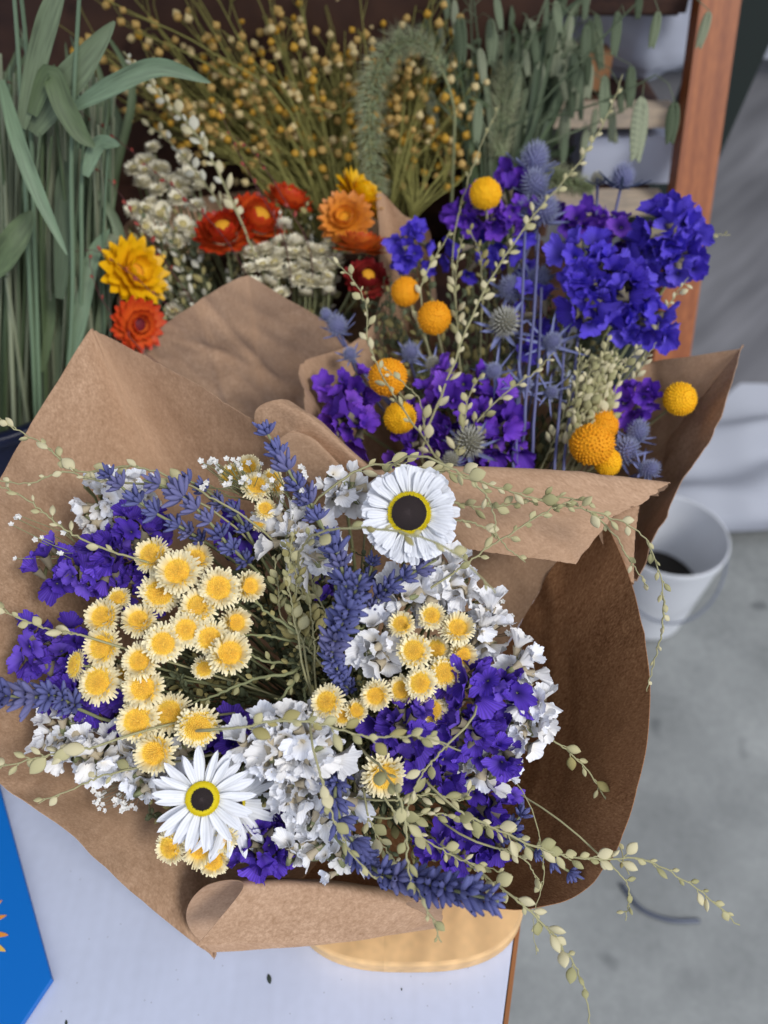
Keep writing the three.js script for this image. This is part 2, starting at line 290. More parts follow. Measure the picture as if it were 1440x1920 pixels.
// white bucket with a wire bail on the floor
std('bucketWhite', srgb(214, 217, 222), 0.4); std('wire', srgb(92, 98, 112), 0.35, { metalness: 0.7 }); std('soil', srgb(36, 32, 28), 0.95);
{
  const rim = at(1258, 1000, 1.74), h = rim.y, c = v3(rim.x, 0, rim.z), R = 0.118;
  const t = thing('bucket', 'white plastic bucket with a thin wire handle standing on the concrete floor', 'bucket', c);
  const prof = [[0, 0.004], [0.078, 0.004], [0.082, 0.008], [R - 0.006, h - 0.03], [R - 0.003, h - 0.028], [R, h - 0.004], [R - 0.001, h], [R - 0.004, h], [R - 0.006, h - 0.004], [0.08, 0.012], [0, 0.012]];
  const g = new THREE.LatheGeometry(prof.map((p) => new THREE.Vector2(...p)), 64); g.translate(c.x, 0, c.z); part(t, 'body', g, M.bucketWhite);
  const s = new THREE.CircleGeometry(0.092, 40); s.rotateX(-Math.PI / 2); s.translate(c.x, h * 0.42, c.z); part(t, 'soil', s, M.soil);
  part(t, 'handle', tube(curve((u) => { const a = Math.PI * (u - 0.02) * 1.04; return v3(c.x + Math.cos(a) * (R + 0.006), h - 0.03 - Math.sin(a) * 0.1, c.z + Math.sin(a) * (R + 0.012)); }, 30), 0.0026, 0.0026, 8), M.wire);
  part(t, 'handle_ear', tube([v3(c.x + R - 0.004, h - 0.035, c.z), v3(c.x + R + 0.01, h - 0.035, c.z)], 0.009, 0.007, 10), M.bucketWhite);
  part(t, 'handle_ear', tube([v3(c.x - R + 0.004, h - 0.035, c.z), v3(c.x - R - 0.01, h - 0.035, c.z)], 0.009, 0.007, 10), M.bucketWhite);
  const w = thing('wire_rod', 'dark bent wire lying on the concrete floor', 'wire', at(1250, 1730, 1.1).setY(0.003));
  const onFloor = (px, py) => { const v = (960 - py) / FPX; return at(px, py, EYE.y / (Math.SQRT1_2 * (1 - v))).setY(0.004); };
  part(w, 'rod', tube(curve((u) => splineAt([onFloor(1165, 1660), onFloor(1200, 1705), onFloor(1255, 1727), onFloor(1310, 1728)], u), 16), 0.004, 0.004, 7), M.wire);
}

// ---------------------------------------------------------------- kraft paper wraps
function sheetGeo(nu, nv, f, o = {}) {                                   // paper of real thickness; uv in metres along the sheet
  const N = [], g0 = gridGeo(nu, nv, f); const P = g0.attributes.position, n0 = g0.attributes.normal, cols = nu + 1, q = (i) => v3(P.getX(i), P.getY(i), P.getZ(i));
  const off = v3(rnd() * 3, rnd() * 3, rnd() * 3), amp = o.amp ?? 0.0014;
  const du = new Float32Array(P.count), dv = new Float32Array(P.count), half = Math.floor(nv / 2);
  for (let j = 0; j <= nv; j++) for (let i = 1; i <= nu; i++) du[j * cols + i] = du[j * cols + i - 1] + q(j * cols + i).distanceTo(q(j * cols + i - 1));
  for (let j = 1; j <= nv; j++) for (let i = 0; i <= nu; i++) dv[j * cols + i] = dv[(j - 1) * cols + i] + q(j * cols + i).distanceTo(q((j - 1) * cols + i));
  const pts = [], uv = [], folds = Array.from({ length: o.folds ?? 5 }, () => { const c = q(Math.floor(rnd() * P.count)), d = jitter(1).normalize(); return [d, d.dot(c), rr(0.005, 0.011), (rnd() < 0.5 ? -1 : 1) * rr(0.0008, 0.0018)]; });
  for (let k = 0; k < P.count; k++) {
    const p = q(k), nn = v3(n0.getX(k), n0.getY(k), n0.getZ(k)), a = p.clone().multiplyScalar(17).add(off), b = p.clone().multiplyScalar(46).add(off);
    const w = noise.noise(a.x, a.y, a.z), c = 1 - 2 * Math.abs(noise.noise(b.x * 0.6, b.y * 0.6, b.z * 0.6));
    let fold = 0; for (const [d, s0, wd, h] of folds) { const s = Math.abs(d.dot(p) - s0 + 0.006 * noise.noise(a.x * 0.6, a.y * 0.6, a.z * 0.6)); if (s < wd) fold += h * (1 - s / wd); }
    p.addScaledVector(nn, amp * (1.6 * w + 0.55 * c) + fold * (o.foldScale ?? 1)); pts.push(p); if (o.cone) { const a = du[k - k % cols + nu] ? (k % cols) / nu * 4.2 : 0, rho = 0.03 + dv[k]; uv.push(Math.cos(a) * rho + off.x, Math.sin(a) * rho + off.y); } else uv.push(du[k] + off.x, dv[k] + off.y);
  }
  const mk = (list) => { const g = g0.clone(); list.forEach((p, i) => g.attributes.position.setXYZ(i, p.x, p.y, p.z)); uv.forEach((_, i) => i % 2 || g.attributes.uv.setXY(i / 2, uv[i], uv[i + 1])); g.computeVertexNormals(); return g; };
  const front = mk(pts), fn = front.attributes.normal, backPts = pts.map((p, i) => p.clone().add(v3(fn.getX(i), fn.getY(i), fn.getZ(i)).multiplyScalar(-0.0004)));
  return shell(front, mk(backPts), nu, nv);
}
function patchFn(rows, given) {
  const torn = given ?? {};                                      // rows of [px, py, depth]; torn: { u0, u1, v0, v1 } roughness of each border in metres
  const R = rows.map((r) => r.map((p) => at(...p)));
  return (u, v) => {
    const line = R.map((r) => splineAt(r, u)), p = splineAt(line, v), ez = 0.012;
    for (const [k, w, s, t] of [['v0', v, v, u], ['v1', 1 - v, v, u], ['u0', u, u, v], ['u1', 1 - u, u, v]]) if (torn[k] && w < ez) {
      const r = torn[k] * (0.6 * noise.noise(t * 60, k.charCodeAt(1), 1) + 0.5 * noise.noise(t * 170, 3, k.charCodeAt(1)));
      const e = (k[0] === 'v' ? splineAt(line, Math.abs(v - 0.08)) : splineAt(R.map((q) => splineAt(q, Math.abs(u - 0.08))), v)).sub(p).normalize(); p.addScaledVector(e, Math.abs(r) + r * 0.4);
    }
    return p;
  };
}
const softRim = (rim, w) => rim.map((_, i) => { const n = rim.length - 1, p = v3(0, 0, 0); let s = 0; for (let k = -w; k <= w; k++) { const g = w + 1 - Math.abs(k); p.addScaledVector(rim[(i + k + n) % n], g); s += g; } return p.multiplyScalar(1 / s); });
const paperPatch = (t, name, rows, torn, nu = 60, nv = 40, amp = 0.0008) => part(t, name, sheetGeo(nu, nv, patchFn(rows, torn), { amp, folds: 2, foldScale: 0.5 }), M.paper);

const BIND1 = v3(-0.005, 0.945, -0.315);
{
  const rim = [[1112, 940, 0.548], [1150, 1010, 0.528], [1185, 1090, 0.512], [1205, 1180, 0.492], [1215, 1290, 0.478], [1214, 1380, 0.468], [1203, 1450, 0.464], [1182, 1530, 0.462], [1152, 1600, 0.465], [1112, 1655, 0.47], [1060, 1690, 0.476], [1000, 1702, 0.482], [940, 1698, 0.488], [880, 1690, 0.492], [800, 1682, 0.496], [700, 1668, 0.5], [600, 1658, 0.503], [500, 1655, 0.507], [430, 1668, 0.513], [395, 1710, 0.524], [400, 1772, 0.536], [402, 1797, 0.54], [392, 1787, 0.539], [300, 1718, 0.515], [210, 1640, 0.494], [130, 1570, 0.476], [60, 1515, 0.462], [0, 1475, 0.455], [-80, 1400, 0.447], [-140, 1290, 0.442], [-150, 1180, 0.445], [-110, 1060, 0.46], [-50, 970, 0.482], [0, 900, 0.502], [50, 806, 0.53], [110, 710, 0.556], [165, 626, 0.579], [174, 618, 0.58], [186, 624, 0.58], [250, 655, 0.575], [335, 702, 0.567], [420, 752, 0.557], [480, 788, 0.55], [540, 822, 0.552], [600, 850, 0.554], [660, 882, 0.55], [720, 900, 0.55], [830, 900, 0.55], [980, 900, 0.552], [1060, 915, 0.552], [1112, 940, 0.548]].map((p) => at(...p));
  const t = thing('paper_wrap', 'brown kraft paper cone wrapped round the daisy and lavender bouquet', 'wrapping paper', v3(BIND1.x, TABLE_Y + 0.017, BIND1.z));
  const soft = softRim(rim, 6), n = rim.length - 1, base = v3(BIND1.x, TABLE_Y + 0.0175, BIND1.z);
  let last = 0; const ang = rim.map((p, i) => { let a = Math.atan2(p.z - base.z, p.x - base.x); while (i && a - last > Math.PI) a -= 2 * Math.PI; while (i && a - last < -Math.PI) a += 2 * Math.PI; last = i ? a : a; return a; });
  const tornAt = (u) => { const k = u * n; return k > 37 && k < 43 ? 1 : k > 20.3 && k < 22.2 ? 1.5 : 0; };
  const body = (u, v) => {
    const R = splineAt(rim, u), k = Math.min(n - 1, Math.floor(u * n)), a = ang[k] + (ang[k + 1] - ang[k]) * (u * n - k);
    const B = v3(base.x + Math.cos(a) * 0.03, base.y + 0.004, base.z + Math.sin(a) * 0.03), p = B.clone().lerp(splineAt(soft, u), v).addScaledVector(R.clone().sub(splineAt(soft, u)), v ** 4);
    const out = v3(Math.cos(a), 0, Math.sin(a)); p.addScaledVector(out, 0.012 * Math.sin(Math.PI * v)); p.y -= 0.022 * Math.sin(Math.PI * v) ;
    const w = Math.min(1, v * 1.5) * (1 - v * 0.75); p.addScaledVector(out, 0.006 * w * noise.noise(Math.cos(a) * 2.6 + 4, v * 1.2, Math.sin(a) * 2.6));
    const rg = tornAt(u); if (rg && v > 0.985) p.lerp(B, rg * (0.008 * Math.abs(noise.noise(u * 900, 1, 1)) + 0.006 * Math.abs(noise.noise(u * 340, 5, 1))));
    return p;
  };
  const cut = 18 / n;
  part(t, 'shaded_rough_sheet', sheetGeo(170, 70, (u, v) => body(u * cut, v), { amp: 0.0013, cone: true }), M.paperRoughShaded);  // right and front wall of the cone, its shade painted in as browner paper
  part(t, 'sheet', sheetGeo(280, 70, (u, v) => body(cut + u * (1 - cut), v), { amp: 0.0018, cone: true, folds: 12 }), M.paper);
  paperPatch(t, 'folded_flap', [
    [[690, 912, 0.55], [830, 908, 0.548], [980, 912, 0.548], [1110, 922, 0.55], [1235, 930, 0.552]],
    [[690, 884, 0.522], [830, 874, 0.517], [980, 877, 0.517], [1110, 887, 0.52], [1257, 905, 0.526]],
    [[745, 930, 0.514], [845, 928, 0.509], [965, 936, 0.509], [1095, 940, 0.512], [1205, 944, 0.519]],
    [[795, 982, 0.511], [850, 980, 0.506], [960, 992, 0.504], [1065, 985, 0.506], [1150, 972, 0.512]],
    [[835, 1012, 0.51], [868, 1028, 0.505], [960, 1042, 0.502], [1030, 1051, 0.502], [1078, 1058, 0.505]]], { u1: 0.006, v1: 0.0015 }, 90, 50, 0.0007);
  paperPatch(t, 'inner_layer', [
    [[1095, 930, 0.545], [1150, 935, 0.54], [1200, 950, 0.538]],
    [[1115, 985, 0.54], [1160, 985, 0.534], [1192, 1000, 0.532]],
    [[1140, 1040, 0.532], [1170, 1045, 0.527], [1188, 1060, 0.524]],
    [[1165, 1080, 0.522], [1180, 1090, 0.518], [1187, 1096, 0.517]]], { u1: 0.003 }, 40, 40, 0.0005);
  paperPatch(t, 'rolled_cuff', [
    [[398, 1785, 0.533], [500, 1780, 0.535], [600, 1772, 0.537], [720, 1755, 0.535], [830, 1738, 0.53]],
    [[356, 1742, 0.52], [480, 1738, 0.525], [600, 1730, 0.527], [720, 1722, 0.525], [830, 1712, 0.52]],
    [[352, 1700, 0.508], [470, 1690, 0.51], [600, 1686, 0.512], [720, 1688, 0.51], [828, 1694, 0.508]],
    [[384, 1662, 0.497], [480, 1655, 0.497], [600, 1656, 0.498], [715, 1668, 0.498], [822, 1684, 0.498]],
    [[436, 1650, 0.487], [510, 1646, 0.487], [600, 1652, 0.488], [705, 1666, 0.489], [800, 1686, 0.49]],
    [[456, 1664, 0.479], [530, 1662, 0.479], [610, 1669, 0.48], [690, 1681, 0.481], [762, 1694, 0.483]],
    [[412, 1722, 0.479], [510, 1718, 0.479], [610, 1722, 0.48], [710, 1722, 0.482], [792, 1711, 0.484]],
    [[369, 1771, 0.483], [480, 1768, 0.483], [600, 1769, 0.484], [705, 1757, 0.486], [822, 1729, 0.488]]], { u1: 0.002 }, 90, 70, 0.0005);
  paperPatch(t, 'top_fold', [
    [[476, 800, 0.549], [530, 845, 0.547], [588, 875, 0.544], [640, 900, 0.541]],
    [[480, 768, 0.541], [545, 800, 0.538], [606, 838, 0.535], [664, 884, 0.532]],
    [[512, 750, 0.537], [580, 785, 0.533], [634, 830, 0.53], [690, 882, 0.527]],
    [[545, 752, 0.545], [606, 795, 0.541], [655, 840, 0.538], [712, 890, 0.534]],
    [[560, 775, 0.556], [615, 812, 0.553], [662, 850, 0.55], [720, 896, 0.546]]], null, 40, 50, 0.0004);
  paperPatch(t, 'inner_fold', [
    [[500, 850, 0.54], [540, 880, 0.538], [580, 905, 0.535], [610, 925, 0.532]],
    [[525, 822, 0.533], [568, 845, 0.53], [606, 878, 0.527], [636, 910, 0.524]],
    [[552, 806, 0.53], [592, 826, 0.527], [626, 862, 0.524], [655, 900, 0.521]],
    [[560, 812, 0.54], [600, 834, 0.537], [634, 868, 0.534], [662, 904, 0.53]]], null, 40, 40, 0.0003);
}
const BIND2 = v3(0.11, 0.935, -0.53);
{
  const t = thing('paper_wrap', 'brown kraft paper with a torn corner wrapped round the purple and yellow ball bouquet', 'wrapping paper', v3(BIND2.x, TABLE_Y, BIND2.z));
  const foot = (a, r = 0.036) => { const p = v3(BIND2.x + Math.cos(a) * r, TABLE_Y + 0.001, BIND2.z + Math.sin(a) * r); return p; };
  // cone: rim given from the right front corner round the back to the left front, then closed by a front wall
  const rim = [[1195, 1090, 0.575], [1250, 962, 0.585], [1300, 870, 0.6], [1345, 790, 0.612], [1388, 657, 0.635], [1384, 655, 0.637], [1300, 668, 0.66], [1215, 682, 0.69], [1140, 735, 0.7], [1000, 760, 0.71], [890, 740, 0.715], [815, 610, 0.735], [805, 440, 0.765], [755, 402, 0.77], [708, 362, 0.77], [714, 480, 0.745], [706, 590, 0.71], [650, 650, 0.672], [565, 680, 0.645], [566, 730, 0.622], [580, 790, 0.6], [660, 905, 0.585], [800, 950, 0.58], [960, 980, 0.575], [1100, 1040, 0.573], [1195, 1090, 0.575]].map((p) => at(...p));
  const soft = softRim(rim, 2), n = rim.length - 1; let last = 0;
  const ang = rim.map((p, i) => { let a = Math.atan2(p.z - BIND2.z, p.x - BIND2.x); while (i && a - last > Math.PI) a -= 2 * Math.PI; while (i && a - last < -Math.PI) a += 2 * Math.PI; last = a; return a; });
  part(t, 'sheet', sheetGeo(260, 60, (u, v) => {
    const R = splineAt(rim, u), k = Math.min(n - 1, Math.floor(u * n)), a = ang[k] + (ang[k + 1] - ang[k]) * (u * n - k), B = foot(a), p = B.clone().lerp(splineAt(soft, u), v).addScaledVector(R.clone().sub(splineAt(soft, u)), v ** 3);
    const out = v3(Math.cos(a), 0, Math.sin(a)); p.addScaledVector(out, 0.01 * Math.sin(Math.PI * v)); p.addScaledVector(out, 0.006 * Math.sin(Math.PI * v) * noise.noise(Math.cos(a) * 3, v, Math.sin(a) * 3));
    const kk = u * n, rg = (kk > 0.3 && kk < 3.9) || (kk > 17.9 && kk < 20) ? 1 : 0; if (rg && v > 0.98) p.lerp(B, 0.012 * Math.abs(noise.noise(u * 700, 2, 1)) + 0.008 * Math.abs(noise.noise(u * 260, 5, 2)));
    return p;
  }, { amp: 0.0018, cone: true, folds: 12 }), M.paper);
}
const BIND3 = v3(-0.12, 0.935, -0.69);
{
  const t = thing('paper_wrap', 'brown kraft paper cone wrapped round the red and orange strawflower bouquet', 'wrapping paper', v3(BIND3.x, TABLE_Y, BIND3.z));
  const rim = [[712, 372, 0.86], [730, 440, 0.835], [735, 520, 0.8], [722, 600, 0.765], [690, 660, 0.735], [650, 640, 0.715], [612, 603, 0.705], [540, 560, 0.7], [478, 521, 0.7], [458, 517, 0.7], [430, 528, 0.703], [390, 552, 0.712], [330, 592, 0.725], [285, 635, 0.74], [262, 670, 0.75], [215, 640, 0.79], [190, 560, 0.84], [210, 470, 0.88], [260, 400, 0.91], [380, 370, 0.93], [520, 350, 0.93], [640, 345, 0.9], [712, 372, 0.86]].map((p) => at(...p));
  const soft = softRim(rim, 2), n = rim.length - 1; let last = 0;
  const ang = rim.map((p, i) => { let a = Math.atan2(p.z - BIND3.z, p.x - BIND3.x); while (i && a - last > Math.PI) a -= 2 * Math.PI; while (i && a - last < -Math.PI) a += 2 * Math.PI; last = a; return a; });
  part(t, 'sheet', sheetGeo(240, 60, (u, v) => {
    const R = splineAt(rim, u), k = Math.min(n - 1, Math.floor(u * n)), a = ang[k] + (ang[k + 1] - ang[k]) * (u * n - k), B = v3(BIND3.x + Math.cos(a) * 0.036, TABLE_Y + 0.001, BIND3.z + Math.sin(a) * 0.036), p = B.clone().lerp(R, v);
    const out = v3(Math.cos(a), 0, Math.sin(a)); p.addScaledVector(out, (0.012 + 0.012 * noise.noise(Math.cos(a) * 2.4, v * 1.4, 3 + Math.sin(a) * 2.4)) * Math.sin(Math.PI * v)); return p;
  }, { amp: 0.003, cone: true, folds: 14 }), M.paper);
}

// ---------------------------------------------------------------- crate and tub behind the bouquets
std('navy', srgb(20, 26, 52), 0.35); std('darkSoil', srgb(30, 24, 18), 0.95);
std('crateWood', new THREE.Color(1, 1, 1), 0.75, { map: woodTex(70, 40, 24, 12.2) });
{
  const c = v3(-0.12, TABLE_Y, -0.86), w = 0.62, dp = 0.16, h = 0.2;
  const t = thing('wooden_crate', 'dark brown slatted wooden crate holding the golden flax behind the bouquets', 'crate', c);
  for (let k = 0; k < 3; k++) for (const z of [c.z + dp / 2, c.z - dp / 2]) part(t, 'slat', beam(v3(c.x - w / 2, TABLE_Y + 0.035 + k * 0.068, z), v3(c.x + w / 2, TABLE_Y + 0.035 + k * 0.068, z), 0.058, 0.012, v3(0, 0, 1)), M.crateWood);
  for (const x of [c.x - w / 2 + 0.02, c.x + w / 2 - 0.02]) for (const z of [c.z + dp / 2 - 0.013, c.z - dp / 2 + 0.013]) part(t, 'corner_post', beam(v3(x, TABLE_Y + 0.001, z), v3(x, TABLE_Y + h, z), 0.02, 0.012, v3(0, 0, 1)), M.crateWood);
  part(t, 'bottom', slab([[c.x - w / 2 + 0.005, c.z - dp / 2 + 0.02], [c.x + w / 2 - 0.005, c.z - dp / 2 + 0.02], [c.x + w / 2 - 0.005, c.z + dp / 2 - 0.02], [c.x - w / 2 + 0.005, c.z + dp / 2 - 0.02]], TABLE_Y + 0.001, TABLE_Y + 0.012, 0.001), M.crateWood);
  const b = thing('back_panel', 'dark brown board standing behind the crate of golden flax', 'board', v3(-0.3, TABLE_Y, -0.955));
  part(b, 'panel', beam(v3(-0.72, TABLE_Y + 0.27, -0.965), v3(0.16, TABLE_Y + 0.27, -0.965), 0.54, 0.02, v3(0, 0, 1)), M.darkWood);
}
const TUB = at(10, 800, 0.86).setY(TABLE_Y);
{
  const R = 0.125, h = 0.155, t = thing('navy_tub', 'navy blue plastic tub holding the bundle of green grass', 'tub', TUB);
  const g = new THREE.LatheGeometry([[0, 0.003], [0.1, 0.003], [0.104, 0.008], [R - 0.004, h - 0.014], [R + 0.004, h - 0.012], [R + 0.006, h - 0.003], [R + 0.003, h], [R - 0.004, h], [R - 0.007, h - 0.006], [0.101, 0.012], [0, 0.012]].map((p) => new THREE.Vector2(...p)), 72);
  g.translate(TUB.x, TABLE_Y, TUB.z); part(t, 'body', g, M.navy);
}

// ---------------------------------------------------------------- plant materials
const leafy = (name, c, tr = 0.35, rough = 0.9) => phys(name, c, rough, { transmission: tr, thickness: 0, vertexColors: false });
const W1 = new THREE.Color(1, 1, 1);
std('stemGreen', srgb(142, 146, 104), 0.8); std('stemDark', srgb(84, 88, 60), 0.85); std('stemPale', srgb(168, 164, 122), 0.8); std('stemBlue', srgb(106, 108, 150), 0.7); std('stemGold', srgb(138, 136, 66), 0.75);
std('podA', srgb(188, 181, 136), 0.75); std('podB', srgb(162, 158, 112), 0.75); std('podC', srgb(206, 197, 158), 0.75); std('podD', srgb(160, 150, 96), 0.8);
std('lavA', srgb(102, 106, 160), 0.85); std('lavB', srgb(90, 93, 146), 0.85); std('lavC', srgb(112, 112, 158), 0.85);
std('husk', srgb(136, 126, 104), 0.9); std('huskPale', srgb(192, 178, 150), 0.9); std('tinyWhite', srgb(232, 230, 224), 0.8);
std('whitePetal', srgb(244, 246, 252), 0.75, { vertexColors: true });
std('discDark', srgb(56, 46, 46), 0.9, { vertexColors: false }); std('discYellow', srgb(224, 204, 22), 0.8);
std('creamRay', srgb(255, 246, 214), 0.8, { vertexColors: true }); std('goldDisc', srgb(255, 222, 100), 0.85, { vertexColors: true });
std('violet', W1, 0.75, { vertexColors: true }); std('blueViolet', W1, 0.75, { vertexColors: true });
std('ballYellow', srgb(250, 190, 8), 0.8); std('ballOrange', srgb(240, 164, 6), 0.8);
std('thistle', srgb(146, 151, 182), 0.8); std('thistleGrey', srgb(176, 175, 164), 0.85); std('bract', srgb(128, 134, 178), 0.6); std('bractDark', srgb(72, 84, 112), 0.6);

// ---------------------------------------------------------------- flower pieces (local +y is the way the flower faces)
function floretGeo(open, c0, c1, sd) {                                  // papery five-lobed pleated trumpet, unit radius 1, a little squashed to a fan
  const sq = 0.62 + 0.36 * Math.abs(Math.sin(sd * 1.7)), bend = 0.35 * Math.sin(sd * 2.3);
  return gridGeo(50, 6, (u, v) => {
    const a = u * Math.PI * 2, lobe = Math.abs(Math.sin(a * 2.5 + sd)) ** 0.5, pl = Math.sin(a * 25 + sd * 3), r0 = 0.07 + 0.93 * v ** (open ? 1.05 : 1.6);
    const r = r0 * (1 - v ** 3 * 0.36 * (1 - lobe)) * (1 + 0.16 * v * noise.noise(Math.cos(a) * 1.1 + sd * 2, Math.sin(a) * 1.1, sd)) * (1 + 0.045 * v ** 5 * Math.sin(a * 15 + sd));
    const x = Math.cos(a) * r, z = Math.sin(a) * r * sq, y = (open ? 0.75 : 1.6) * (v ** 0.8) - (open ? 0.4 : 0.85) + v * v * (0.1 * Math.sin(a * 5 + sd * 2) + 0.035 * pl + 0.16 * noise.noise(Math.cos(a) * 1.2 + sd, Math.sin(a) * 1.2, v * 2)) + bend * x * v;
    return v3(x, y, z);
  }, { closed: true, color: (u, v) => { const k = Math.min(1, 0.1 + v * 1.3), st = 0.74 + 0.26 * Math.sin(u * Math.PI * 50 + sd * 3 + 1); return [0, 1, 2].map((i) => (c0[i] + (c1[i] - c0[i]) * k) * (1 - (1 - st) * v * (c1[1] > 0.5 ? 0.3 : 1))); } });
}
const calyxGeo = gridGeo(6, 3, (u, v) => v3(Math.cos(u * 6.2832) * (0.1 + 0.3 * v), -1.5 + v * 1.3, Math.sin(u * 6.2832) * (0.1 + 0.3 * v)), { closed: true });
const lin = (r, g, b) => { const c = srgb(r, g, b); return [c.r, c.g, c.b]; };
const F = {
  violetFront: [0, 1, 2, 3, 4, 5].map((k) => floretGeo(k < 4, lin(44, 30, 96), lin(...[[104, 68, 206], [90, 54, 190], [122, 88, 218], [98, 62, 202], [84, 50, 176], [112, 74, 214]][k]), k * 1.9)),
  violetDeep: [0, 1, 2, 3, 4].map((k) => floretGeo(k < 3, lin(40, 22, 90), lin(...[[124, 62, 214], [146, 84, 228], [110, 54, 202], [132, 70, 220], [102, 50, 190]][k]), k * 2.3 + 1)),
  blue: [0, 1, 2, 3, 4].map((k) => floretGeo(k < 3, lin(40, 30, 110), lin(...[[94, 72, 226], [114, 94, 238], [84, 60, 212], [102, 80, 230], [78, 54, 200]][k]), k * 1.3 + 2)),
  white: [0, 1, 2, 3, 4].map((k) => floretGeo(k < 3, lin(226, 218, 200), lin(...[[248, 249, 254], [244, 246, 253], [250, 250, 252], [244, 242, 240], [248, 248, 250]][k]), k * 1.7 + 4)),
};
std('floretPaper', W1, 0.75, { vertexColors: true });
function petalGeo(len, wid, o = {}) {                                    // strap petal along +x, face up (+y)
  const g = gridGeo(6, 10, (u, v) => {
    const s = u * 2 - 1, prof = o.ragged ? Math.min(1, 0.35 + v * 1.1) * (v > 0.88 ? 1 - (v - 0.88) * 2.4 : 1) : Math.sin(Math.PI * Math.min(1, 0.14 + v * 0.86) ** 1.1) ** 0.62 * (1 - 0.0 * v) + (v > 0.985 ? 0.03 : 0.05);
    const tip = o.ragged ? (v > 0.9 ? 0.035 * noise.noise(u * 9 + (o.sd ?? 0), 2, o.sd ?? 0) * (v - 0.9) * 10 : 0) : 0;
    return v3(len * (v + tip), (o.lift ?? 0.12) * len * (v - v * v * (o.droop ?? 0.8)) - (o.cup ?? 0.16) * wid * (1 - s * s) + 0.05 * wid * Math.cos(s * 9.4) + 0.06 * wid * noise.noise(u * 3, v * 4, (o.sd ?? 0) + 5) + 0.05 * len * noise.noise(v * 2, u, (o.sd ?? 0) + 0.3), s * wid / 2 * prof);
  }, { color: (u, v) => { const st = 0.92 + 0.08 * Math.cos((u * 2 - 1) * 9.4); return [st, st, st * (0.97 + 0.03 * v)]; } });
  return g;
}
const domeGeo = (r, h, n = 20) => gridGeo(n, 6, (u, v) => v3(Math.cos(-u * 2 * Math.PI) * r * Math.sin(v * Math.PI / 2), h * Math.cos(v * Math.PI / 2), Math.sin(-u * 2 * Math.PI) * r * Math.sin(v * Math.PI / 2)), { closed: true });
const GOLD = Math.PI * (3 - Math.sqrt(5));
function bumpField(r0, r1, h, n, size, tall) {                           // phyllotaxis of small pointed florets on a dome between radii r0 and r1
  const cone = new THREE.ConeGeometry(1, 1.6, 5, 1, true); const out = [];
  for (let k = 0; k < n; k++) { const f = Math.sqrt((k + 0.5) / n), r = r0 + (r1 - r0) * f, a = k * GOLD, y = h * (1 - (r / r1) ** 2), nrm = v3(Math.cos(a) * r / r1 * 0.8, 1, Math.sin(a) * r / r1 * 0.8); out.push(place(cone, v3(Math.cos(a) * r, y + tall * size * 0.5, Math.sin(a) * r), aim(nrm.add(jitter(0.25))), v3(size * rr(0.8, 1.2), size * tall * rr(0.7, 1.3), size))); }
  return merge(out);
}
// cream everlasting: unit radius 1
const buttonKinds = [0, 1, 2, 3, 4, 5, 6].map((k) => {
  const wide = 0.62 + 0.03 * (k % 4), opn = 0.6 + 0.28 * (k % 3);
  const rays = [], strip = (len, w, lift, sd) => gridGeo(2, 3, (u, v) => v3(len * v, lift * v - 0.14 * v * v * len + 0.03 * noise.noise(v * 3, sd, 1), (u - 0.5) * w * (v > 0.9 ? 0.55 : 1) + 0.05 * v * noise.noise(sd, v * 2, 4)), { color: (u, v) => { const m = Math.min(1, v * 1.6); const b = 0.93 + 0.07 * Math.sin(sd * 7.7); return [b, (0.83 + 0.15 * m) * b, (0.34 + 0.54 * m) * b]; } });
  [[30, 0.5, 0.5, 0.02, 0.0], [32, 0.5, 0.42, 0.16 * opn, 0.07], [32, 0.49, 0.34, 0.3 * opn, 0.12], [30, 0.47, 0.24, 0.36 * opn, 0.17]].forEach(([n, r0, len, lift, y], row) => {
    for (let i = 0; i < n; i++) { const a = (i + row * 0.5 + rr(-0.3, 0.3)) / n * Math.PI * 2, L = len * rr(0.72, 1.12) * (rnd() < 0.06 ? 0.6 : 1); const g = strip(L, rr(0.1, 0.15), lift * rr(0.4, 1.6), i + row * 50 + k * 200); rays.push(place(g, v3(Math.cos(a) * r0, y, Math.sin(a) * r0), new THREE.Quaternion().setFromAxisAngle(Y, -a))); }
  });
  const paint = (g, f) => { const p = g.attributes.position, c = []; for (let i = 0; i < p.count; i++) c.push(...f(p.getX(i), p.getY(i), p.getZ(i))); g.setAttribute('color', new THREE.Float32BufferAttribute(c, 3)); return g; };
  const disc = paint(bumpField(0.02, wide + 0.06, 0.13, 250, 0.042, 1.9), (x, y, z) => { const q = Math.hypot(x, z), d = 0.8 + 0.2 * Math.min(1, q / 0.3) + 0.15 * Math.sin(x * 91 + z * 57); return [d, d * (0.86 + 0.14 * Math.min(1, q * 2)), d * 0.8]; });
  const cup = gridGeo(16, 4, (u, v) => v3(Math.cos(u * 6.2832) * (0.1 + 0.42 * Math.sin(v * 1.57)), -0.28 + 0.34 * v, Math.sin(u * 6.2832) * (0.1 + 0.42 * Math.sin(v * 1.57))), { closed: true });
  const bed = domeGeo(0.6, 0.14, 18);
  return { rays: merge(rays), disc, cup, bed };
});
std('discBed', srgb(246, 202, 78), 0.9); std('cupTan', srgb(178, 150, 100), 0.9);
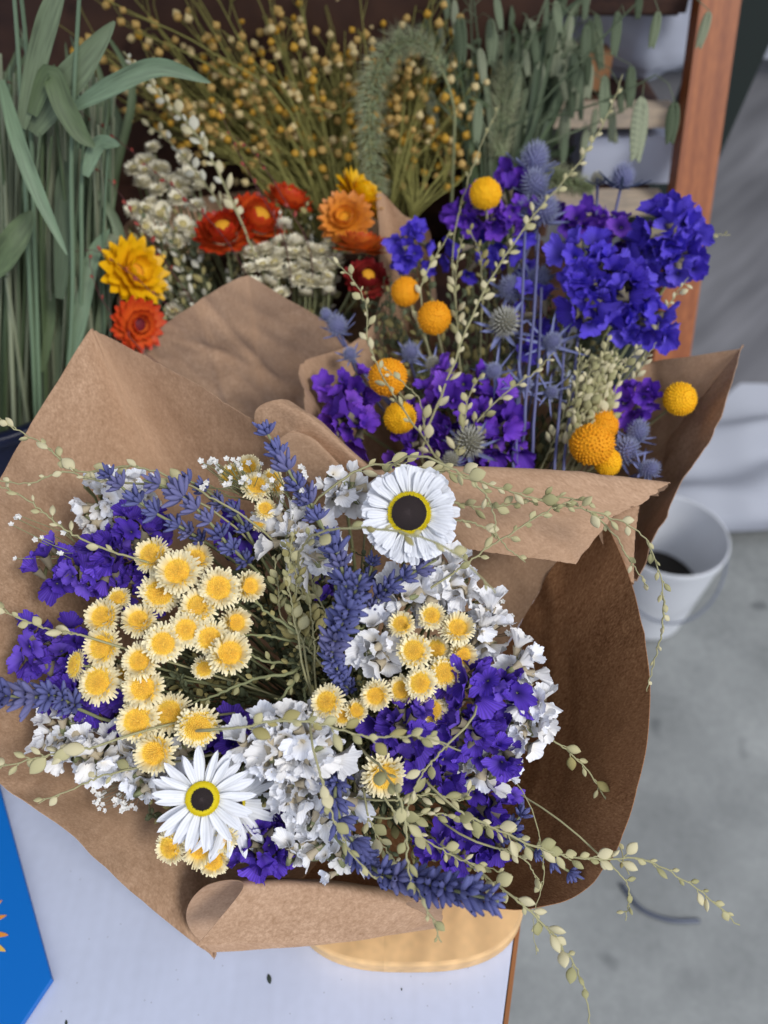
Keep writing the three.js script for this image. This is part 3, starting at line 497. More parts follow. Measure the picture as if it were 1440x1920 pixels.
// flat oval seed pod along +x, unit length 1
const podGeo = gridGeo(10, 8, (u, v) => { const a = u * Math.PI * 2, s = Math.sin(Math.PI * v) ** 0.8, w = 0.36 * s * (1 - 0.12 * (v - 0.5)), rib = 1 + 0.25 * Math.exp(-((Math.cos(a)) ** 2) * 30); return v3(v, Math.sin(a) * 0.13 * s * rib, Math.cos(a) * w); }, { closed: true });
const budGeo = gridGeo(6, 5, (u, v) => { const a = u * Math.PI * 2, w = (0.1 + 0.95 * Math.sin(Math.PI * (0.12 + v * 0.78))) * 0.135 * (1 + 0.16 * Math.sin(a * 3)); return v3(v, Math.sin(a) * w, Math.cos(a) * w); }, { closed: true });
const whorlKinds = [0, 1, 2].map((k) => {                                // lavender whorl round +y, unit radius about 1
  const out = []; for (let ring = 0; ring < 2; ring++) { const n = ring ? 6 : 9; for (let i = 0; i < n; i++) { const a = (i + ring * 0.5 + rr(-0.25, 0.25)) / n * Math.PI * 2, e = ring ? rr(0.95, 1.3) : rr(0.4, 0.85), d = v3(Math.cos(a) * Math.cos(e), Math.sin(e), Math.sin(a) * Math.cos(e)); out.push(place(budGeo, v3(Math.cos(a) * 0.12, ring * 0.25 - 0.2, Math.sin(a) * 0.12), along(d, Y), v3(rr(0.75, 1.2), 1.15, 1.15))); } }
  return merge(out);
});
// ---------------------------------------------------------------- stems
function stemCurve(head, n, bind, spread = 0.02, lift = 0.09, n2 = 14) { // from the binding point up to a head facing n
  const b = bind.clone().add(v3(rr(-spread, spread), rr(-0.01, 0.01), rr(-spread, spread))), up = v3(0, 1, 0).addScaledVector(head.clone().sub(bind).normalize(), 1.2).normalize();
  const L = b.distanceTo(head);
  return curve((t) => bez(b, b.clone().addScaledVector(up, Math.min(lift, L * 0.45)), head.clone().addScaledVector(n, -L * 0.28), head, t), n2);
}
const facing = (p, bind, k = 0.55, j = 0.18) => toEye(p).multiplyScalar(1).addScaledVector(p.clone().sub(bind).normalize(), k).add(jitter(j)).normalize();

// ---------------------------------------------------------------- kinds of flower
function buttonFlower([px, py, dia, d, tx = 0, ty = 0], bind, label, group) {
  const p = at(px, py, d), s = mm(dia, d) / 2 * 1.07 * rr(0.95, 1.05), n = facing(p, bind, 0.45, 0.26).addScaledVector(RIGHT, tx).addScaledVector(UPV, ty).normalize(), k = pick(buttonKinds), q = aim(n, rr(0, 6.28));
  const t = thing('button_flower', label, 'flower', bind, group);
  part(t, 'stem', tube(stemCurve(p.clone().addScaledVector(n, -0.25 * s), n, bind), 0.0009, 0.0007, 5), M.stemGreen);
  copyPart(t, 'ray_fringe', k.rays, M.creamRay, p, q, v3(s * rr(0.94, 1.06), s * rr(0.8, 1.5), s), 'stuff'); copyPart(t, 'cup', k.cup, M.cupTan, p, q, s);
  const disc = copyPart(t, 'disc', k.bed, M.discBed, p.clone().addScaledVector(n, 0.1 * s), q, s * 1.02);
  const fl = shade(new THREE.Mesh(k.disc, M.goldDisc)); fl.name = 'disc_florets'; fl.userData.kind = 'stuff'; fl.position.y = 0.05; disc.add(fl);
}
function statice([px, py, rx, ry, d, n, s = 0.0064], kind, bind, label, group, name = 'statice') {
  const c = at(px, py, d), view = toEye(c), t = thing(name, label, 'flower', bind, group), RX = mm(rx, d), RY = mm(ry, d), root = c.clone().addScaledVector(view, -Math.max(RX, RY) * 1.3 - 0.012), twigs = [];
  const pieces = F[kind], white = kind === 'white'; n = Math.max(3, Math.round(n * (white ? 0.74 : kind === 'violetFront' ? 0.74 : 0.64))); const husks = [];
  for (let k = 0; k < n; k++) {
    const f = Math.sqrt((k + 0.5) / n) * rr(0.92, 1.04), a = k * GOLD + rr(-0.25, 0.25), ox = Math.cos(a) * f, oy = Math.sin(a) * f, hz = Math.min(RX, RY) * 0.75 * Math.sqrt(Math.max(0, 1 - f * f * 0.95)) + rr(-0.007, 0.004);
    const p = c.clone().addScaledVector(RIGHT, ox * RX + rr(-0.0035, 0.0035)).addScaledVector(UPV, oy * RY + rr(-0.0035, 0.0035)).addScaledVector(view, hz - 0.003);
    const nn = view.clone().multiplyScalar(white ? 0.55 : 0.75).addScaledVector(RIGHT, ox * 0.9).addScaledVector(UPV, oy * 0.9 + 0.1).add(jitter(0.55)).normalize();
    const size = s * rr(0.8, 1.3) * (white ? 1.2 : 1.2); husks.push(place(calyxGeo, p, aim(nn), size * 0.95));
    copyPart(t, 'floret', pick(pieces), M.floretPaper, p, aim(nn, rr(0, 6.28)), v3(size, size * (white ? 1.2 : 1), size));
    const e = p.clone().addScaledVector(nn, -size * (white ? 1 : 0.5)); twigs.push(tube([root.clone().add(jitter(0.003)), root.clone().lerp(e, 0.55).add(jitter(0.002)), e.clone().addScaledVector(nn, -0.004), e], 0.0006, 0.0017, 5));
  }
  part(t, 'stem', tube(stemCurve(root, view, bind), 0.0014, 0.0011, 5), M.stemGreen);
  part(t, 'twigs', merge(twigs), M.stemGreen, 'stuff'); part(t, 'calyces', merge(husks), white ? M.huskPale : M.husk, 'stuff');
}
function lavender(pts, d, width, bind, label, group, gap = 0.0105) {  // pts root to tip [px, py, depth offset]
  const line = pts.map(([x, y, dd = 0]) => at(x, y, d + dd)), t = thing('lavender_spike', label, 'flower', bind, group), dense = curve((u) => splineAt(line, u), 40);
  const root = dense[0], tan = dense[3].clone().sub(root).normalize();
  const down = stemCurve(root, tan, bind); part(t, 'stem', tube([...down.slice(0, -1), ...dense], 0.0011, 0.0007, 5), M.stemGreen);
  let acc = gap * 0.5, total = 0; for (let i = 1; i < dense.length; i++) total += dense[i].distanceTo(dense[i - 1]);
  let run = 0; for (let i = 1; i < dense.length; i++) {
    run += dense[i].distanceTo(dense[i - 1]);
    if (run >= acc) { const dir = dense[i].clone().sub(dense[i - 1]).normalize(), f = run / total, s = width / 2 * (f > 0.8 ? 1.15 - (f - 0.8) * 1.9 : 0.85 + 0.4 * f) * rr(0.9, 1.15); copyPart(t, 'whorl', pick(whorlKinds), M[pick(['lavA', 'lavA', 'lavB', 'lavC'])], dense[i], aim(dir.add(jitter(0.12)), rr(0, 6.28)), s, 'stuff'); acc += gap * rr(0.8, 1.15); }
  }
}
function sprig(pts, d, bind, label, group, o = {}) {                      // pepper grass: root to tip, pods on short stalks
  const line = pts.map(([x, y, dd = 0]) => at(x, y, d + dd)), t = thing(o.name ?? 'seed_sprig', label, o.category ?? 'sprig', bind ?? line[0], group), nn = Math.max(16, pts.length * 7), dense = curve((u) => splineAt(line, u), nn); for (let i = 1; i < dense.length; i++) dense[i].add(jitter(0.0006));
  const r = (o.r ?? 0.00075) * 0.85, stem = bind ? [...stemCurve(dense[0], dense[2].clone().sub(dense[0]).normalize(), bind).slice(0, -1), ...dense] : dense;
  part(t, 'stem', tube(stem, r * 1.25, r * 0.55, 5), M[o.stem ?? 'stemPale']);
  let total = 0; for (let i = 1; i < dense.length; i++) total += dense[i].distanceTo(dense[i - 1]);
  const size = (o.size ?? 0.0075) * 1.0, gap = (o.gap ?? 0.0062) * 0.82, mats = o.mats ?? ['podA', 'podB', 'podC']; let run = 0, next = (o.from ?? 0.05) * total, side = 1; const stalks = [];
  for (let i = 1; i < dense.length; i++) {
    const seg = dense[i].distanceTo(dense[i - 1]); run += seg;
    while (run >= next && next < total * (o.to ?? 0.97)) {
      const f = next / total, p = dense[i].clone().lerp(dense[i - 1], (run - next) / seg), dir = dense[i].clone().sub(dense[i - 1]).normalize(), view = toEye(p), lat = dir.clone().cross(view).normalize().multiplyScalar(side).addScaledVector(view, rr(-0.5, 0.7)).normalize();
      side = -side; const go = dir.clone().multiplyScalar(rr(0.8, 1.5)).addScaledVector(lat, rr(0.4, 0.9)).normalize(), sz = size * rr(0.5, 1.2) * (1 - 0.45 * f * f), e = p.clone().addScaledVector(go, sz * rr(0.15, 0.4));
      stalks.push(tube([p, p.clone().lerp(e, 0.5).addScaledVector(lat, 0.0003), e], 0.0004, 0.0004, 4));
      copyPart(t, 'seed_pod', podGeo, M[pick(mats)], e, along(go, view.clone().add(jitter(0.7))), v3(sz, sz * rr(0.8, 1.5), sz * rr(0.6, 1.1)));
      next += gap * (rnd() < 0.08 ? rr(1.6, 2.6) : rr(0.4, 1.2));
    }
  }
  if (stalks.length) part(t, 'stalks', merge(stalks), M[o.stem ?? 'stemPale'], 'stuff');
  return t;
}

// ---------------------------------------------------------------- front bouquet
// depth of the dome of flowers in the front bouquet, nearer in the middle
const dome = (px, py) => { const a = (px - 560) / 520, b = (py - 1280) / 420; return 0.437 + 0.03 * (a * a + b * b) + (py < 1150 ? (1150 - py) * 0.00006 : 0); };
// white paper daisies
const petalFine = [0, 1, 2, 3, 4].map((k) => petalGeo(1, 0.25 + 0.02 * (k % 3), { lift: 0.06 + 0.05 * k, droop: 0.85, cup: 0.2, sd: k * 2.7 })), petalRag = [0, 1, 2, 3, 4, 5].map((k) => petalGeo(1, 0.42 + 0.05 * (k % 3), { ragged: true, lift: 0.12 + 0.07 * k, droop: 0.75, cup: 0.1, sd: k * 3.1 }));
function daisy(px, py, d, R, n, rows, rIn, rDark, kinds, label) {
  const p = at(px, py, d), t = thing('paper_daisy', label, 'flower', BIND1), q = aim(n, 0.4);
  const F3 = new THREE.Quaternion();
  rows.forEach(([count, len, lift, y, wide], row) => { for (let i = 0; i < count; i++) {
    const a = (i + row * 0.5 + rr(-0.18, 0.18)) / count * Math.PI * 2; F3.setFromEuler(new THREE.Euler(rr(-0.35, 0.35), -a + rr(-0.1, 0.1), lift + rr(-0.13, 0.13), 'YXZ'));
    const o = v3(Math.cos(a) * rIn * 0.9, y, Math.sin(a) * rIn * 0.9).applyQuaternion(q), L = (R - rIn * 0.9) * len * rr(0.86, 1.08);
    copyPart(t, 'petal', pick(kinds), M.whitePetal, p.clone().add(o), q.clone().multiply(F3), v3(L, L, L * wide * rr(0.88, 1.1)));
  } });
  const at0 = (y) => p.clone().addScaledVector(n, y);
  const ring = copyPart(t, 'disc', domeGeo(rIn, rIn * 0.28, 28), M.discYellow, at0(0.0005), q);
  const put = (g, m, name) => { const x = shade(new THREE.Mesh(g, m)); x.name = name; x.userData.kind = 'stuff'; ring.add(x); };
  put(bumpField(rDark * 0.96, rIn, rIn * 0.1, 240, rIn * 0.05, 1.8).translate(0, rIn * 0.1, 0), M.discYellow, 'ring_florets');
  put(merge([bumpField(rDark * 0.1, rDark, rIn * 0.1, 300, rIn * 0.05, 2.4).translate(0, rIn * 0.2, 0), domeGeo(rDark, rIn * 0.16, 24).translate(0, rIn * 0.18, 0)].map((g) => { const h = g.clone(); h.deleteAttribute('color'); return h; })), M.discDark, 'dark_florets');
  part(t, 'stem', tube(stemCurve(at0(-0.002), n, BIND1), 0.0013, 0.0012, 6), M.stemGreen);
}
{
  let d = 0.44, p = at(768, 963, d);
  daisy(768, 963, d, mm(92, d), toEye(p).addScaledVector(UPV, 0.12).addScaledVector(RIGHT, -0.1).normalize(), [[20, 1.02, -0.04, -0.0015, 0.95], [20, 1, 0.06, -0.0005, 0.9], [19, 0.93, 0.16, 0.0005, 0.85], [17, 0.8, 0.27, 0.0012, 0.8]], mm(41, d), mm(33, d), petalRag, 'white paper daisy with ragged cupped petals and a wide dark yellow-rimmed centre');
  d = 0.432; p = at(380, 1497, d);
  daisy(380, 1497, d, mm(97, d), toEye(p).addScaledVector(UPV, -0.16).addScaledVector(RIGHT, -0.08).normalize(), [[18, 1, 0.0, -0.001, 1], [16, 0.97, 0.14, 0.0005, 0.95]], mm(32, d), mm(21, d), petalFine, 'white daisy with pointed spread petals and a small black yellow-ringed centre');
  d = 0.474; p = at(438, 1508, d);
  daisy(438, 1508, d, mm(108, d), toEye(p).addScaledVector(UPV, -0.5).addScaledVector(RIGHT, 0.45).normalize(), [[18, 1, 0.2, -0.001, 0.9], [14, 0.95, 0.35, 0.0005, 0.9]], mm(22, d), mm(15, d), petalFine, 'white daisy turned away behind the spread-petalled one');
}
// cream and yellow button flowers: [px, py, diameter, depth, tilt right, tilt up]
const near = (px, py, dd = 0) => dome(px, py) + dd;
const buttonsLeft = [[286, 1042, 74, 0, -0.2, 0.25], [334, 1074, 84, -0.006, 0, 0.1], [368, 1050, 62, 0.01, 0.3, 0.4], [300, 1112, 80, 0.006, 0, -0.1], [411, 1103, 82, -0.002, 0.2, 0.1], [466, 1100, 62, 0.008, 0.5, 0.1], [373, 1138, 76, 0.0, 0.1, 0], [222, 1124, 52, 0.01, -0.3, 0.5], [194, 1158, 72, 0.003, -0.35, 0.1], [261, 1165, 64, 0, 0, 0.1], [350, 1180, 74, -0.004, 0.05, 0], [394, 1196, 74, -0.002, 0.15, -0.1], [441, 1168, 58, 0.012, 0.4, 0], [307, 1206, 80, -0.008, 0, 0], [429, 1226, 84, -0.003, 0.25, -0.1], [194, 1213, 78, -0.001, -0.25, 0], [264, 1240, 74, -0.006, 0, -0.1], [383, 1252, 50, 0.014, 0, -0.3], [144, 1247, 58, -0.012, -0.9, 0], [187, 1280, 80, -0.003, -0.2, -0.05], [270, 1290, 82, -0.004, 0.1, -0.1], [235, 1268, 54, 0.012, 0, 0], [259, 1351, 82, -0.005, -0.05, -0.05], [320, 1338, 80, 0.006, 0.05, 0], [371, 1361, 82, -0.004, 0.2, -0.25], [292, 1411, 82, -0.008, 0, -0.05], [262, 1312, 60, 0.012, 0, 0]];
for (const [x, y, dia, dd, tx, ty] of buttonsLeft) buttonFlower([x, y, dia, near(x, y, dd), tx, ty], BIND1, 'cream-fringed yellow button flower in the large crowd above the spread-petalled daisy', 'button flowers crowded above the spread-petalled daisy');
for (const [x, y, dia, dd, tx, ty] of [[321, 1588, 66, 0.02, -0.3, -0.2], [374, 1590, 64, 0.02, 0, -0.4], [420, 1572, 54, 0.018, 0.2, -0.3], [400, 1612, 62, 0.032, 0, -0.3]]) buttonFlower([x, y, dia, near(x, y, dd), tx, ty], BIND1, 'cream-fringed yellow button flower tucked under the petals of the spread-petalled daisy', 'button flowers under the spread-petalled daisy');
for (const [x, y, dia, dd, tx, ty] of [[466, 876, 46, 0, 0, 0.2], [434, 893, 52, 0.008, -0.3, 0], [482, 913, 56, -0.004, 0, 0], [510, 896, 42, 0.005, 0.3, 0.2], [498, 955, 44, 0, 0.1, 0], [486, 978, 40, 0.01, -0.3, -0.2], [516, 912, 38, 0.012, 0.4, 0]]) buttonFlower([x, y, dia, near(x, y, dd), tx, ty], BIND1, 'small cream-fringed yellow button flower beside the tallest lavender at the paper fold', 'small button flowers beside the tallest lavender');
for (const [x, y, dia, dd, tx, ty] of [[753, 1171, 54, 0, -0.2, 0.2], [809, 1156, 56, 0, 0, 0.2], [857, 1180, 66, -0.004, 0.2, 0.15], [777, 1221, 66, -0.002, -0.1, 0], [818, 1218, 52, 0.01, 0, 0], [865, 1228, 58, 0.006, 0.3, 0], [833, 1262, 66, -0.004, 0.1, 0], [789, 1281, 66, -0.006, 0, -0.05], [753, 1294, 60, 0.003, -0.2, -0.1], [705, 1303, 62, -0.002, -0.2, -0.1], [808, 1330, 62, 0.004, 0, -0.3], [840, 1308, 54, 0.008, 0.2, -0.1]]) buttonFlower([x, y, dia, near(x, y, dd), tx, ty], BIND1, 'cream-fringed yellow button flower in the cluster between white statice and the dark purple statice', 'button flowers below the ragged daisy');
for (const [x, y, dia, dd, tx, ty] of [[615, 1316, 64, -0.002, -0.2, 0], [642, 1340, 48, 0.002, 0, -0.2], [667, 1333, 46, 0, 0.3, 0]]) buttonFlower([x, y, dia, near(x, y, dd), tx, ty], BIND1, 'cream-fringed yellow button flower at the lower end of the central lavender spike', 'button flowers below the central lavender');
buttonFlower([718, 1452, 82, near(718, 1452, -0.006), 0.2, -0.5], BIND1, 'single cream-fringed yellow button flower among seed sprigs below the purple statice');

// statice: [px, py, rx, ry, depth offset, florets, size]
const st = (list, kind, label, group, bind = BIND1) => list.forEach(([x, y, rx, ry, dd, n, s], i) => statice([x, y, rx, ry, near(x, y, dd), n, s], kind, bind, Array.isArray(label) ? label[i] : label, group));
st([[95, 1060, 40, 40, 0.0, 9, 0.0066], [152, 1082, 44, 40, 0.004, 10, 0.0062]], 'violetFront', ['bright purple statice reaching farthest out over the bare paper', 'bright purple statice bloom just inside the one over bare paper'], 'outer purple statice');
st([[262, 1006, 58, 44, 0.006, 20], [212, 1062, 58, 52, 0.012, 20], [260, 1080, 50, 60, 0.02, 16]], 'violetFront', ['deep purple statice touching the white statice and lavender', 'deep purple statice above the outermost button flowers', 'deep purple statice mostly hidden behind the topmost button flowers'], 'purple statice above the button flowers');
st([[58, 1216, 34, 42, 0.0, 9, 0.0066], [122, 1222, 60, 50, 0.012, 20], [150, 1300, 66, 42, 0.012, 24], [235, 1325, 40, 30, 0.024, 8]], 'violetFront', ['single purple statice tuft over paper below the pale seed sprig', 'dark purple statice beside the sideways-turned button flower', 'dark purple statice above the white statice along the paper', 'scrap of purple statice between button flowers and white statice'], 'purple statice beside the button flowers');
st([[450, 1005, 44, 34, 0.03, 12], [600, 1080, 40, 40, 0.045, 8], [425, 1385, 36, 34, 0.03, 10], [495, 1575, 62, 62, 0.034, 26], [550, 1560, 40, 60, 0.04, 10]], 'violetFront', 'dark purple statice sunk deep between the other flowers', 'sunken purple statice');
st([[892, 1283, 46, 42, -0.004, 9, 0.0082], [958, 1296, 40, 42, 0.0, 8, 0.0078]], 'violetFront', ['large-flowered purple statice touching the smaller button cluster', 'large-flowered purple statice in front of bright white statice'], 'large-flowered purple statice');
st([[880, 1362, 50, 44, 0.002, 14, 0.0068], [925, 1400, 46, 56, 0.004, 16, 0.0066], [768, 1362, 74, 52, 0.004, 28], [800, 1432, 74, 50, 0.012, 24]], 'violetFront', ['purple statice just below the large-flowered blooms', 'purple statice with white statice showing behind it beside the dark paper', 'broad purple statice directly below the smaller button cluster', 'shaded purple statice beside the single button flower'], 'broad patch of purple statice');
st([[918, 1518, 46, 50, 0.014, 14], [850, 1580, 58, 40, 0.008, 18], [905, 1580, 40, 40, 0.012, 12]], 'violetFront', ['low purple statice near the small dark lavender tip', 'low purple statice under the dense seed sprigs', 'low purple statice where the long seed sprig begins'], 'low purple statice');
st([[196, 962, 46, 70, 0.012, 26, 0.006], [250, 915, 40, 30, 0.016, 10, 0.006]], 'white', 'white statice behind the lavender spikes at the bare paper', 'white statice behind lavender');
st([[645, 921, 46, 36, 0.006, 16, 0.006]], 'white', 'white statice beside the ragged daisy under the paper fold', null);
st([[555, 1000, 60, 40, 0.012, 20], [590, 1045, 44, 34, 0.014, 12]], 'white', 'white statice between the tallest lavender and the central lavender spike', 'white statice amid lavender');
st([[775, 1118, 62, 36, 0.014, 20], [845, 1100, 44, 46, 0.016, 20, 0.0064], [908, 1190, 32, 56, 0.016, 16, 0.0064]], 'white', ['white statice above the smaller button cluster', 'white statice between the ragged daisy and dark paper', 'white statice between the smaller button cluster and dark paper'], 'white statice round the smaller button cluster');
st([[712, 1212, 34, 50, 0.01, 16]], 'white', 'white statice between central lavender and the smaller button cluster', null);
st([[980, 1246, 40, 34, 0.006, 10, 0.0064], [1000, 1322, 34, 52, 0.006, 15, 0.0064], [968, 1378, 36, 40, 0.01, 12], [915, 1440, 56, 30, 0.012, 14]], 'white', ['white statice tips above the large-flowered purple statice', 'white statice fanned against the dark paper', 'white statice showing below the large-flowered purple blooms', 'white statice under the shaded purple patch'], 'white statice behind purple statice');
st([[118, 1376, 58, 36, 0.004, 22, 0.0054], [190, 1418, 62, 42, 0.006, 26, 0.0056], [272, 1462, 44, 38, 0.012, 16, 0.0058], [350, 1402, 26, 26, 0.02, 6]], 'white', ['white statice beside the round-podded seed sprig', 'white statice in the middle of the row along the paper', 'white statice touching the spread-petalled daisy', 'scrap of white statice between the daisy and a button flower'], 'white statice below the button crowd');
st([[545, 1396, 96, 60, -0.004, 52, 0.0062], [560, 1468, 56, 40, 0.004, 20, 0.0062]], 'white', ['largest white statice head crossed by a seed sprig', 'white statice just below the largest white head'], 'large white statice');
st([[592, 1528, 54, 44, 0.008, 20, 0.006], [575, 1590, 50, 34, 0.012, 14, 0.005], [645, 1600, 44, 50, 0.01, 14, 0.0048], [665, 1498, 34, 30, 0.01, 8]], 'white', 'white statice with brown husks above the rolled paper cuff', 'white statice above the cuff');

// lavender: root to tip
lavender([[600, 985, 0.012], [560, 915, 0.0], [525, 855, -0.004], [492, 796, -0.004]], 0.45, 0.0145, BIND1, 'tallest lavender spike standing against the paper fold');
lavender([[632, 1060, 0.01], [610, 1000, 0.004], [575, 930, 0.002], [545, 890, 0.0]], 0.452, 0.0145, BIND1, 'lavender spike leaning beside the tallest one');
lavender([[390, 1020, 0.02], [338, 988, 0.006], [270, 948, 0.0], [203, 890, -0.006]], 0.45, 0.0135, BIND1, 'lavender spike crossing the white statice over bare paper', 'lavender spikes crossing the white statice');
lavender([[470, 1060, 0.02], [425, 1018, 0.004], [380, 965, 0.0], [325, 920, -0.003], [268, 900, -0.006]], 0.446, 0.0155, BIND1, 'lavender spike crossing the white statice over bare paper', 'lavender spikes crossing the white statice');
lavender([[420, 950, 0.012], [385, 918, 0.004], [342, 896, 0.0]], 0.462, 0.012, BIND1, 'short lavender spike behind the small button flowers');
lavender([[470, 1010, 0.012], [440, 960, 0.006], [400, 940, 0.002]], 0.462, 0.012, BIND1, 'short lavender spike half hidden by a longer one');
lavender([[665, 1155, 0.012], [650, 1100, 0.002], [632, 1040, -0.002], [614, 1000, -0.004]], 0.438, 0.0155, BIND1, 'lavender spike behind the head of the central lavender');
lavender([[660, 1300, 0.024], [640, 1270, 0.012], [622, 1225, 0.0], [640, 1170, -0.012], [662, 1120, -0.026], [676, 1078, -0.034]], 0.43, 0.0165, BIND1, 'thick central lavender spike pointing up between the button flowers', undefined, 0.0085);
lavender([[680, 1180, 0.018], [712, 1118, 0.006], [755, 1085, 0.0], [818, 1050, -0.004]], 0.448, 0.0135, BIND1, 'lavender spike reaching under the ragged daisy');
lavender([[670, 1120, 0.02], [690, 1085, 0.012], [700, 1050, 0.008]], 0.46, 0.012, BIND1, 'dark lavender spike in the shade of the ragged daisy');
lavender([[150, 1330, 0.02], [100, 1305, 0.004], [55, 1308, -0.004], [-25, 1300, -0.016]], 0.43, 0.018, BIND1, 'lavender spike reaching out over the paper beside the dark purple statice');
lavender([[640, 1440, 0.02], [628, 1490, 0.0], [645, 1550, -0.004], [690, 1615, -0.008]], 0.43, 0.017, BIND1, 'drooping lavender spike over the white statice above the cuff');
lavender([[660, 1600, 0.02], [720, 1640, 0.0], [790, 1655, -0.012], [860, 1672, -0.024], [935, 1690, -0.034]], 0.415, 0.0175, BIND1, 'lavender spike lying out over the wooden board', undefined, 0.0095);
lavender([[905, 1580, 0.02], [950, 1560, 0.004], [985, 1515, 0.0]], 0.475, 0.0145, BIND1, 'small dark lavender tip standing against the dark paper');
lavender([[960, 1570, 0.016], [1030, 1612, 0.004], [1104, 1656, 0.0]], 0.478, 0.011, BIND1, 'thin dark lavender spike lying on the paper');

// seed sprigs reaching out
const S1 = 'pale seed sprig', out1 = (p, d, l, o) => sprig(p, d, BIND1, l, undefined, o);
out1([[400, 935], [330, 898], [245, 874], [150, 884], [90, 840, 0.004], [20, 798, 0.008], [-60, 745, 0.012]], 0.455, 'pale seed sprig arching over bare paper past the white statice', { from: 0.12, gap: 0.011, size: 0.0092, mats: ['podC', 'podA'] });
out1([[230, 1040], [155, 1012], [105, 980], [55, 940], [0, 912], [-60, 900]], 0.455, 'pale seed sprig lying over paper above the outer purple statice', { gap: 0.011, size: 0.0078, mats: ['podC', 'podA'] });
out1([[230, 905], [185, 900], [120, 885], [60, 905], [-20, 900]], 0.452, 'thin seed sprig with tiny pale flowers crossing the bare paper', { gap: 0.012, size: 0.006, mats: ['podC'] });
out1([[150, 1190], [90, 1180], [30, 1155], [-40, 1120]], 0.44, 'pale seed sprig behind the outer purple statice', { gap: 0.007, size: 0.0085, mats: ['podC', 'podA'] });
out1([[180, 1400], [110, 1412], [50, 1425], [-40, 1448]], 0.43, 'seed sprig with large round pods beside the white statice', { gap: 0.0066, size: 0.0105, mats: ['podC', 'podA'] });
out1([[260, 1440], [190, 1455], [140, 1478], [72, 1505]], 0.45, 'thin seed sprig lying on paper below the white statice', { gap: 0.012, size: 0.007 });
out1([[640, 900], [700, 872], [780, 876], [860, 888], [940, 915], [1030, 942], [1120, 962], [1200, 1000], [1232, 1060], [1246, 1130]], 0.462, 'long seed sprig crossing the folded paper flap and hanging over its end', { gap: 0.0078, size: 0.0086, mats: ['podA', 'podB', 'podC'] });
sprig([[1244, 1118, 0], [1242, 1180, 0.008], [1226, 1240, 0.014], [1212, 1298, 0.018]], 0.462, null, 'trailing thread with tiny white flowers below the folded paper flap', undefined, { gap: 0.014, size: 0.006, r: 0.0006, mats: ['podC', 'podA'] });
sprig([[1100, 955, -0.008], [1150, 1000, 0], [1180, 1050, 0.006], [1215, 1100, 0.01]], 0.47, null, 'short seed sprig drooping off the folded paper flap', undefined, { gap: 0.012, size: 0.0075, r: 0.0006 });
out1([[840, 940], [900, 950], [970, 945], [1040, 932], [1110, 942]], 0.468, 'seed sprig lying flat along the folded paper flap', { gap: 0.0085, size: 0.0072, mats: ['podB', 'podA'] });
out1([[850, 1075], [890, 1045], [950, 1005], [1020, 962], [1075, 935]], 0.458, 'seed sprig slanting across the lower edge of the paper flap', { gap: 0.0095, size: 0.0075, mats: ['podB', 'podA'] });
out1([[860, 975], [900, 985], [930, 1005], [960, 1035], [985, 1052]], 0.464, 'curling seed sprig between the ragged daisy and the paper flap', { gap: 0.013, size: 0.0075 });
out1([[560, 1040, 0.05], [590, 1003, 0.02], [680, 990, 0.0], [790, 1008, -0.01], [870, 1050, -0.014], [928, 1112, -0.016]], 0.385, 'seed sprig arching out in front of the ragged daisy', { from: 0.14, gap: 0.011, size: 0.0085, mats: ['podD', 'podB', 'podA'] });
out1([[850, 880], [905, 920], [925, 960], [930, 1010]], 0.43, 'seed sprig hanging over the side of the ragged daisy', { gap: 0.008, size: 0.008 });
out1([[960, 1360, 0.01], [1030, 1385], [1090, 1430], [1135, 1500], [1160, 1580], [1178, 1640, -0.01]], 0.485, 'thin seed sprig trailing down the dark inside of the paper', { gap: 0.013, size: 0.0085, mats: ['podA', 'podD'], r: 0.0007 });
out1([[860, 1520], [930, 1555], [1010, 1590], [1090, 1610], [1200, 1612], [1290, 1655], [1385, 1735]], 0.44, 'long seed sprig reaching beyond the paper over the concrete floor', { gap: 0.0068, size: 0.0088, to: 0.94 });
out1([[880, 1620, 0.02], [960, 1680], [1020, 1735], [1070, 1800], [1098, 1860], [1106, 1935]], 0.425, 'seed sprig hanging off the table corner over the floor', { from: 0.1, gap: 0.0075, size: 0.0092, to: 0.8 });
out1([[1120, 1600], [1165, 1640], [1180, 1680], [1172, 1725]], 0.45, 'short curled seed sprig below the edge of the paper', { gap: 0.012, size: 0.006, r: 0.0006 });
out1([[1010, 1560], [1020, 1640], [1000, 1720], [1005, 1790]], 0.46, 'hair-thin seed stem hanging past the rounded paper edge', { gap: 0.02, size: 0.006, r: 0.0004 });
out1([[705, 1430, 0.02], [742, 1480], [762, 1560], [768, 1640], [800, 1700], [828, 1765]], 0.40, 'seed sprig hanging across the lavender over the cuff', { gap: 0.0105, size: 0.009, mats: ['podA', 'podB'] });
out1([[440, 1365], [520, 1352], [600, 1358], [690, 1382], [790, 1382], [862, 1408]], 0.395, 'seed sprig crossing over the large white statice', { gap: 0.008, size: 0.0095, mats: ['podD', 'podB', 'podA'], to: 0.85 });
out1([[840, 1395], [800, 1440], [772, 1490], [762, 1520]], 0.42, 'upright seed sprig over the broad purple patch', { gap: 0.012, size: 0.0085 });
out1([[740, 1500], [800, 1490], [860, 1500], [885, 1478]], 0.445, 'thick seed sprig below the broad purple patch', { gap: 0.0062, size: 0.0092 });
out1([[760, 1530], [820, 1525], [880, 1540], [960, 1565]], 0.442, 'dense seed sprig between the two patches of purple statice', { gap: 0.0055, size: 0.009 });
out1([[730, 1510], [780, 1560], [840, 1600], [905, 1625], [960, 1640]], 0.442, 'dense seed sprig below the low purple statice', { gap: 0.006, size: 0.009 });
out1([[690, 1530], [715, 1580], [745, 1620]], 0.445, 'short seed sprig beside the drooping lavender', { gap: 0.006, size: 0.0085 });
